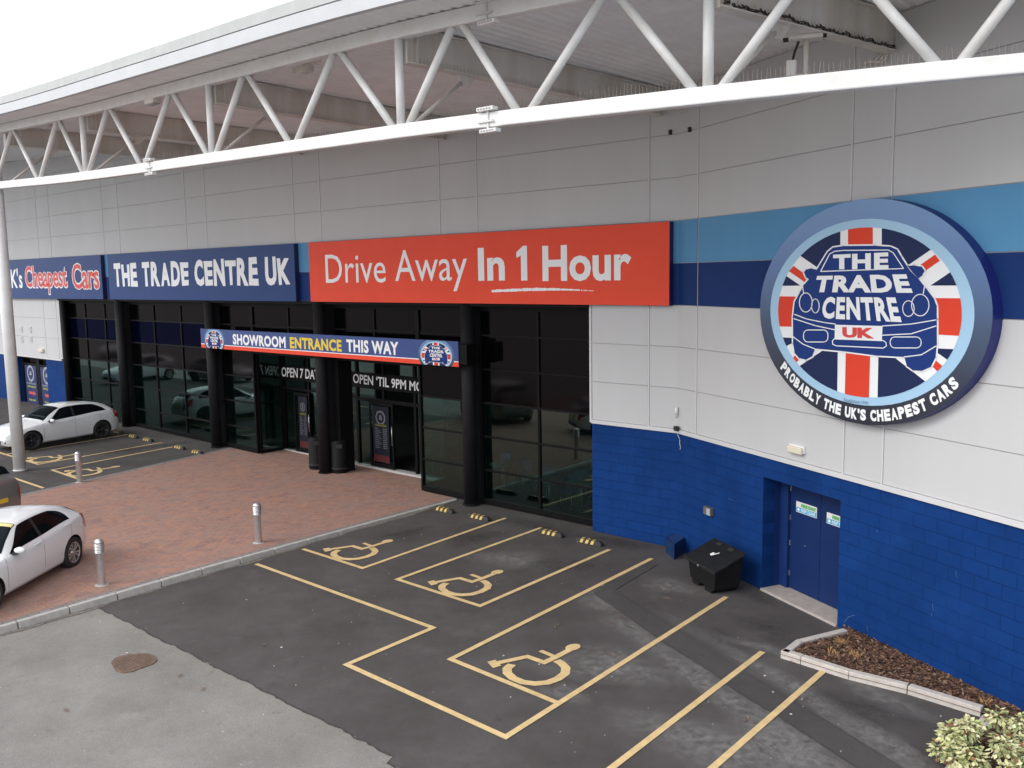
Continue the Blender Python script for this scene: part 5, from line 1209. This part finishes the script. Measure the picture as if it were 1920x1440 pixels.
# ================================================================== CARS
def carpaint(name, c, metal=0): return mat(name, c, .28, metal=metal, coat=.8, spec=.5)
M_cw = carpaint('white_car_paint', (.76, .77, .78)); M_cg = carpaint('grey_car_paint', (.22, .215, .21), .5); M_cb = carpaint('silver_car_paint', (.42, .43, .44), .6)
M_tyre = mat('tyre_rubber', (.018, .018, .018), .75); M_rim = mat('alloy_rim', (.55, .55, .56), .3, metal=.8); M_rimd = mat('dark_alloy_rim', (.05, .05, .055), .3, metal=.6)
M_tail = mat('tail_lamp_red', (.45, .015, .012), .15, coat=1); M_head = mat('head_lamp', (.5, .53, .56), .1, metal=.3, coat=1); M_trimk = mat('black_trim', (.02, .02, .02), .5)
class Car:
    def __init__(s, L=4.34, W=.885, H=1.45, kind='hatch'):
        s.L = L; k = L/4.34
        if kind == 'hatch':
            s.zt = [(0, .50), (.04, .62), (.2, .74), (.5, .84), (1.0, .93), (1.28, .985), (1.62, 1.2), (2.0, 1.38), (2.3, H-.008), (2.65, H), (3.2, H-.035), (3.65, H-.10), (3.82, H-.16), (4.10, 1.10), (4.18, 1.02), (4.28, .88), (4.33, .74), (4.34, .5)]
            s.zs = [(0, .46), (.04, .56), (.2, .66), (.5, .76), (1.0, .85), (1.28, .89), (2.5, .955), (3.4, 1.025), (3.95, 1.03), (4.15, .97), (4.28, .80), (4.34, .47)]
            s.wt = [(0, .40), (.2, .56), (.5, .64), (1.28, .74), (1.62, .67), (2.0, .60), (2.9, .585), (3.78, .54), (4.0, .60), (4.14, .64), (4.34, .5)]
        else:
            s.zt = [(0, .60), (.04, .78), (.2, .95), (.5, 1.03), (1.0, 1.09), (1.28, 1.14), (1.62, 1.38), (2.0, 1.56), (2.4, H-.01), (2.9, H), (3.5, H-.02), (3.95, H-.08), (4.12, H-.3), (4.24, 1.2), (4.29, 1.0), (4.33, .85), (4.34, .6)]
            s.zs = [(0, .55), (.04, .7), (.2, .86), (.5, .93), (1.0, 1.0), (1.28, 1.05), (2.5, 1.08), (3.4, 1.1), (4.1, 1.1), (4.24, 1.05), (4.3, .9), (4.34, .56)]
            s.wt = [(0, .45), (.2, .62), (.5, .70), (1.28, .78), (1.62, .71), (2.0, .66), (2.9, .64), (3.78, .62), (4.0, .64), (4.24, .70), (4.34, .6)]
        s.wb = [(0, W*.62), (.05, W*.72), (.2, W*.85), (.5, W*.95), (.9, W*.99), (2.2, W), (3.4, W), (3.9, W*.96), (4.15, W*.88), (4.28, W*.78), (4.34, W*.66)]
        s.zb = [(0, .30), (.15, .2), (.5, .19), (3.8, .2), (4.2, .28), (4.34, .38)]
        for n_ in ('zt', 'zs', 'wt', 'wb', 'zb'): setattr(s, n_, [(x*k, y) for x, y in getattr(s, n_)])
        s.k = k
    def ring(s, x):
        zt, zs, wt, wb, zb = (smooth(x, getattr(s, n_)) for n_ in ('zt', 'zs', 'wt', 'wb', 'zb'))
        zs = min(zs, zt-.03); m_ = zb+(zs-zb)*.5; wt = min(wt, wb-.02)
        return [(0, zb), (wb-.16, zb), (wb-.05, zb+.03), (wb-.012, zb+.13), (wb, m_), (wb-.004, zs-.1), (wb-.03, zs-.015), (wb-.055, zs+.012), ((wb-.055)*.45+wt*.55+.018, zs+(zt-.055-zs)*.52), (wt, zt-.055), (wt-.05, zt-.022), (wt*.6, zt-.004), (0, zt)]
    def P(s, x, i):
        r_ = s.ring(x); i = min(max(i, 0), len(r_)-1.001); a_, b_ = r_[int(i)], r_[int(i)+1]; f = i-int(i); return (a_[0]+(b_[0]-a_[0])*f, a_[1]+(b_[1]-a_[1])*f)
def make_car(name, label, cat, car, paint, rim, wheels, wr=.325, gend=3.72, gexp=.38, group=None, arrow=False, sticker=False, taillong=False):
    """local frame: nose at +X... x = L/2 - station; the thing's origin on the ground at mid length"""
    root = empty(name, (0, 0, 0), label, cat, group); L_ = car.L; X = lambda st_: L_/2-st_
    n_ = 80; sts = [L_*(.5-.5*math.cos(math.pi*i/n_)) for i in range(n_+1)]; sts = sorted(set([round(q_, 4) for q_ in sts]))
    mb_ = MB(); vs = []; R0 = len(car.ring(1)); RN = 2*R0-2
    for st_ in sts:
        r_ = car.ring(st_); full = [(y_, z_) for y_, z_ in r_]+[(-y_, z_) for y_, z_ in r_[-2:0:-1]]
        vs += [(X(st_), y_, z_) for y_, z_ in full]
    m_ = len(sts); fs = [(i*RN+j, i*RN+(j+1) % RN, (i+1)*RN+(j+1) % RN, (i+1)*RN+j) for i in range(m_-1) for j in range(RN)]
    mb_.add(vs, fs, 0, True); mb_.add([vs[j] for j in range(RN)], [tuple(reversed(range(RN)))]); mb_.add([vs[(m_-1)*RN+j] for j in range(RN)], [tuple(range(RN))])
    body = mb_.build('body', paint)
    # weld caps, cut wheel arches
    import bmesh
    bm = bmesh.new(); bm.from_mesh(body.data); bmesh.ops.remove_doubles(bm, verts=bm.verts, dist=1e-5); bmesh.ops.recalc_face_normals(bm, faces=bm.faces); bm.to_mesh(body.data); bm.free()
    cut = MB()
    for w_ in wheels:
        for s_ in (-1, 1): cut.lathe([(.001, s_*.56), (wr+.055, s_*.56), (wr+.055, s_*1.1), (.001, s_*1.1)], (X(w_), 0, wr), 40, axis='y')
    co = cut.build('cutter', M_trimk); bm = bmesh.new(); bm.from_mesh(co.data); bmesh.ops.remove_doubles(bm, verts=bm.verts, dist=1e-4); bmesh.ops.recalc_face_normals(bm, faces=bm.faces); bm.to_mesh(co.data); bm.free()
    md = body.modifiers.new('arch', 'BOOLEAN'); md.operation = 'DIFFERENCE'; md.object = co; md.solver = 'EXACT'
    bpy.context.view_layer.update(); me = bpy.data.meshes.new_from_object(body.evaluated_get(bpy.context.evaluated_depsgraph_get()))
    body.modifiers.clear(); body.data = me; bpy.data.objects.remove(co); body.parent = root
    if len(me.materials) == 1: me.materials.append(M_trimk)
    for p in me.polygons:
        c_ = p.center
        for w_ in wheels:
            if math.hypot(c_[0]-X(w_), c_[2]-wr) < wr+.06 and abs(c_[1]) < (.885 if abs(p.normal[1]) < .5 else .6) and abs(c_[1]) > .5: p.material_index = len(me.materials)-1
    try: me.shade_auto_smooth  # not available here
    except AttributeError: pass
    for e_ in me.polygons: e_.use_smooth = True
    sm_ = body.modifiers.new('sharp', 'EDGE_SPLIT'); sm_.split_angle = R(38)
    def patch(nm, m, x0, x1, i0, i1, sides=(1, -1), off=.006, lo=None, hi=None, nx=14, ni=5, par=None, mbp=None):
        q_ = mbp or MB()
        for s_ in sides:
            vs = []
            for a_ in range(nx+1):
                st_ = x0+(x1-x0)*a_/nx; l0 = lo(st_) if lo else i0; h0 = hi(st_) if hi else i1
                for b_ in range(ni+1):
                    ii = l0+(h0-l0)*b_/ni; y_, z_ = car.P(st_, ii); e_ = 1e-2
                    y2, z2 = car.P(st_, min(ii+.05, 11.99)); y1, z1 = car.P(st_, max(ii-.05, 0)); y3, z3 = car.P(st_+e_, ii); y4, z4 = car.P(st_-e_, ii)
                    t1 = Vector((0, y2-y1, z2-z1)); t2 = Vector((-2*e_, y3-y4, z3-z4)); nn_ = t1.cross(t2)
                    if nn_.length < 1e-9: nn_ = Vector((0, 0, 1))
                    nn_.normalize()
                    if nn_.dot(Vector((0, y_, z_-.5))) < 0: nn_ = -nn_
                    p = Vector((X(st_), y_, z_))+nn_*off; vs.append((p[0], s_*p[1], p[2]))
            w_ = ni+1; q_.add(vs, [(i*w_+j, (i+1)*w_+j, (i+1)*w_+j+1, i*w_+j+1) if s_ > 0 else (i*w_+j+1, (i+1)*w_+j+1, (i+1)*w_+j, i*w_+j) for i in range(nx) for j in range(ni)], 0, True)
        if mbp is None: return q_.build(nm, m, par or root)
    k = car.k
    # side windows (two doors and a quarter light on each side)
    wlo = lambda x: 7.15
    def whi(x):                                        # upper edge of the glass follows the roof rail, drops at both ends
        t0, t1 = 1.42*k, gend*k
        v_ = 8.95
        if x < t0+.62*k: v_ = 7.15+1.8*max(0, (x-t0)/(.62*k))**.8
        if x > t1-.42*k: v_ = min(v_, 7.15+1.8*max(0, (t1-x)/(.42*k))**gexp)
        return v_
    for s_ in (1, -1):
        patch('side_window', M_cglass, 1.46*k, 2.42*k, 0, 0, (s_,), lo=wlo, hi=whi, nx=18)
        patch('side_window', M_cglass, 2.50*k, (gend-.005)*k, 0, 0, (s_,), lo=wlo, hi=whi, nx=18)
    patch('window_trim', M_trimk, 2.42*k, 2.50*k, 0, 0, off=.004, lo=wlo, hi=whi, nx=2)
    # windscreen / rear glass
    patch('windscreen', M_cglass, 1.34*k, 2.02*k, 9.25, 12, nx=10, ni=8)
    patch('rear_window', M_cglass, 3.85*k, 4.09*k, 9.4, 12, nx=6, ni=8)
    if sticker: patch('yellow_sun_strip', mat('price_strip_yellow', (.62, .55, .22), .5), 1.90*k, 2.00*k, 9.5, 12, off=.009, nx=3, ni=6)
    for s_ in (1, -1):
        patch('headlight', M_head, .06*k, .50*k, 5.0, 6.6, (s_,), lo=lambda x: 5.35+.9*(x/.5/k), hi=lambda x: 6.6, nx=8)
        patch('tail_light', M_tail, 3.93*k, 4.31*k, 5.0, 6.5, (s_,), lo=lambda x: 6.7-2.2*min(1, (x/k-3.93)/.12), hi=lambda x: 7.1, nx=10, off=.012)
    # shut lines, sill, handles
    q_ = MB()
    for x_ in (1.28*k, 2.46*k, 3.45*k): patch('', None, x_-.004, x_+.004, 2.6, 6.9 if x_ < 3 else 5.6, off=.0025, nx=1, ni=8, mbp=q_)
    q_.build('shut_lines', M_trimk, root)
    patch('sill', M_trimk, .9*k, 3.6*k, 1.2, 2.3, off=.003, nx=8, ni=3)
    h_ = MB()
    for x_ in (2.28*k, 3.35*k):
        for s_ in (1, -1):
            y_, z_ = car.P(x_, 5.6); h_.box(-.09, .09, -.014, .014, -.014, .014, c=(X(x_), s_*(y_+.018), z_))
    h_.build('door_handle', paint, root, bevel=.008)
    for s_ in (1, -1):
        y_, z_ = car.P(1.5*k, 7.1); mm = MB(); mm.lathe([(.001, -.06), (.06, -.055), (.085, -.02), (.08, .03), (.055, .06), (.001, .065)], (0, 0, 0), 16, axis='x')
        mm.v = [(a_*.9, b_*1.35, c_*.75) for a_, b_, c_ in mm.v]; mm.v = [(a_+X(1.56*k), b_+s_*(y_+.14), c_+z_+.05) for a_, b_, c_ in mm.v]
        mo = mm.build('mirror', paint, root); ar = MB(); ar.box(-.05, .05, -.09, .09, -.02, .01, c=(X(1.54*k), s_*(y_+.04), z_+.0)); ar.build('mirror_arm', M_trimk, mo)
    sp_ = MB(); y_, z_ = car.P(3.80*k, 9); sp_.hexa([(X(3.66*k), -y_*.98, z_+.02), (X(3.93*k), -y_*.9, z_-.03), (X(3.93*k), y_*.9, z_-.03), (X(3.66*k), y_*.98, z_+.02), (X(3.66*k), -y_*.9, z_+.052), (X(3.94*k), -y_*.86, z_+.0), (X(3.94*k), y_*.86, z_+.0), (X(3.66*k), y_*.9, z_+.052)]); sp_.build('roof_spoiler', paint, root, bevel=.012)
    # grille, bumper openings, plates
    gr = MB(); gr.box(0, .03, -.38, .38, .30, .43, c=(X(0), 0, 0)); gr.box(-.02, .022, -.3, .3, .50, .56, c=(X(0), 0, 0)); 
    for s_ in (1, -1): gr.box(-.12, .03, s_*.52-.1, s_*.52+.1, .32, .42, c=(X(.06), 0, 0))
    gr.build('grille', M_trimk, root, bevel=.01)
    rb = MB(); rb.box(-.02, .06, -.5, .5, .30, .42, c=(X(L_)-.02, 0, 0)); rb.build('rear_bumper_insert', M_trimk, root, bevel=.02)
    pz_ = .72 if car.zs[4][1] > .95 else .62
    pp = MB(); pp.box(-.012, .0, -.26, .26, pz_, pz_+.11, c=(X(L_)-.005, 0, 0)); pp.build('rear_plate', mat('plate_yellow', (.72, .50, .04), .4), root)
    pp = MB(); pp.box(.0, .012, -.25, .25, .44, .54, c=(X(0)+.024, 0, 0)); pp.build('front_plate', M_whitep, root)
    # wheels
    for w_ in wheels:
        for s_ in (1, -1):
            y_ = car.P(w_, 4)[0]-.11; wh = bpy.data.objects.new('wheel', None); col.objects.link(wh); wh.parent = root; wh.location = (X(w_), s_*y_, wr)
            t = MB(); t.lathe([(wr*.68, -.1), (wr*.93, -.105), (wr, -.085), (wr, .085), (wr*.93, .105), (wr*.68, .1), (wr*.66, .0), (wr*.68, -.1)], (0, 0, 0), 40, axis='y'); t.build('tyre', M_tyre, None).parent = wh
            r_ = MB(); r_.lathe([(wr*.68, s_*.095), (wr*.62, s_*.085), (wr*.60, s_*.02), (.001, s_*.02)], (0, 0, 0), 32, axis='y', mi=1); r_.lathe([(wr*.69, s_*.1), (wr*.65, s_*.103), (wr*.62, s_*.09)], (0, 0, 0), 40, axis='y')
            r_.lathe([(.001, s_*.1), (.055, s_*.1), (.06, s_*.03)], (0, 0, 0), 16, axis='y')
            for q in range(10 if rim is M_rim else 5):
                wd = .013 if rim is M_rim else .024; a_ = q*2*math.pi/(10 if rim is M_rim else 5)+(0.16 if q % 2 and rim is M_rim else 0); ca, sa = math.cos(a_), math.sin(a_); P0 = [(.045, -wd), (wr*.64, -wd*1.5), (wr*.64, wd*1.5), (.045, wd)]
                vs = [(p_*ca-o_*sa, s_*h2, p_*sa+o_*ca) for h2 in (.03, .092) for p_, o_ in P0]; r_.add(vs, [(4, 5, 6, 7) if s_ < 0 else (7, 6, 5, 4), (0, 1, 5, 4), (1, 2, 6, 5), (2, 3, 7, 6), (3, 0, 4, 7)])
            r_.build('rim', [rim, M_trimk], None).parent = wh
    return root
def place_car(o, x, y, heading, z=None): o.location = (x, y, gz(x)+.003 if z is None else z); o.rotation_euler = (0, 0, heading)
c1 = make_car('parked_hatchback', 'white hatchback with dark wheels parked tail to the glazing behind the white column', 'car', Car(4.4, .90, 1.44), M_cw, M_rimd, (.86, 3.55), .335)
h1 = math.atan2(-.99, .125)
def car_at(o, L_, wr_st, wp, heading, side, hw, z=None):
    """put the car so that the ground contact of its near rear wheel is at wp"""
    lx_ = L_/2-wr_st; ly_ = side*hw; x = wp[0]-(lx_*math.cos(heading)-ly_*math.sin(heading)); y = wp[1]-(lx_*math.sin(heading)+ly_*math.cos(heading)); place_car(o, x, y, heading, z)
car_at(c1, 4.4, 3.55, G(193, 823, .17), h1, 1, .86, None)
c2 = make_car('parked_hatchback', 'white hatchback with silver multi-spoke wheels on the brick paving, nearest the camera', 'car', Car(4.32, .885, 1.42), M_cw, M_rim, (.80, 3.49), .325, 3.52, .2, sticker=True)
h2_ = math.atan2(-.801, .599); wp = G(138, 1064, .1); car_at(c2, 4.32, 3.49, wp, h2_, 1, .83, .11)
c3 = make_car('parked_suv', 'grey estate car with a yellow rear plate cut by the left edge', 'car', Car(4.6, .93, 1.62, 'suv'), M_cg, M_rim, (.92, 3.75), .35)
d_ = np.array(G(42, 958, .1))-np.array(G(60, 905, .1)); place_car(c3, -18.75+d_[0], -8.75+d_[1], math.atan2(-.42, -.9)+.0, .12)
# cars across the lot that the showroom glass mirrors
def dup_car(src, x, y, h_, label, paint=None):
    bpy.context.view_layer.update(); c = copy_tree(src); place_car(c, x, y, h_); c['label'] = label
    if paint:
        for ch in c.children:
            if ch.name.startswith('body') or ch.name.startswith('door_handle'): ch.data = ch.data.copy(); ch.data.materials[0] = paint
    return c

dup_car(c2, -41, -7.6, R(80), 'white hatchback standing across the far lot, mirrored in the left windows')
dup_car(c2, -58, -14.5, R(40), 'white hatchback farthest away in the lot, mirrored blurred in the left windows')
dup_car(c1, -37, -10.5, R(-10), 'silver hatchback across the lot, mirrored in the second window bay', M_cb)
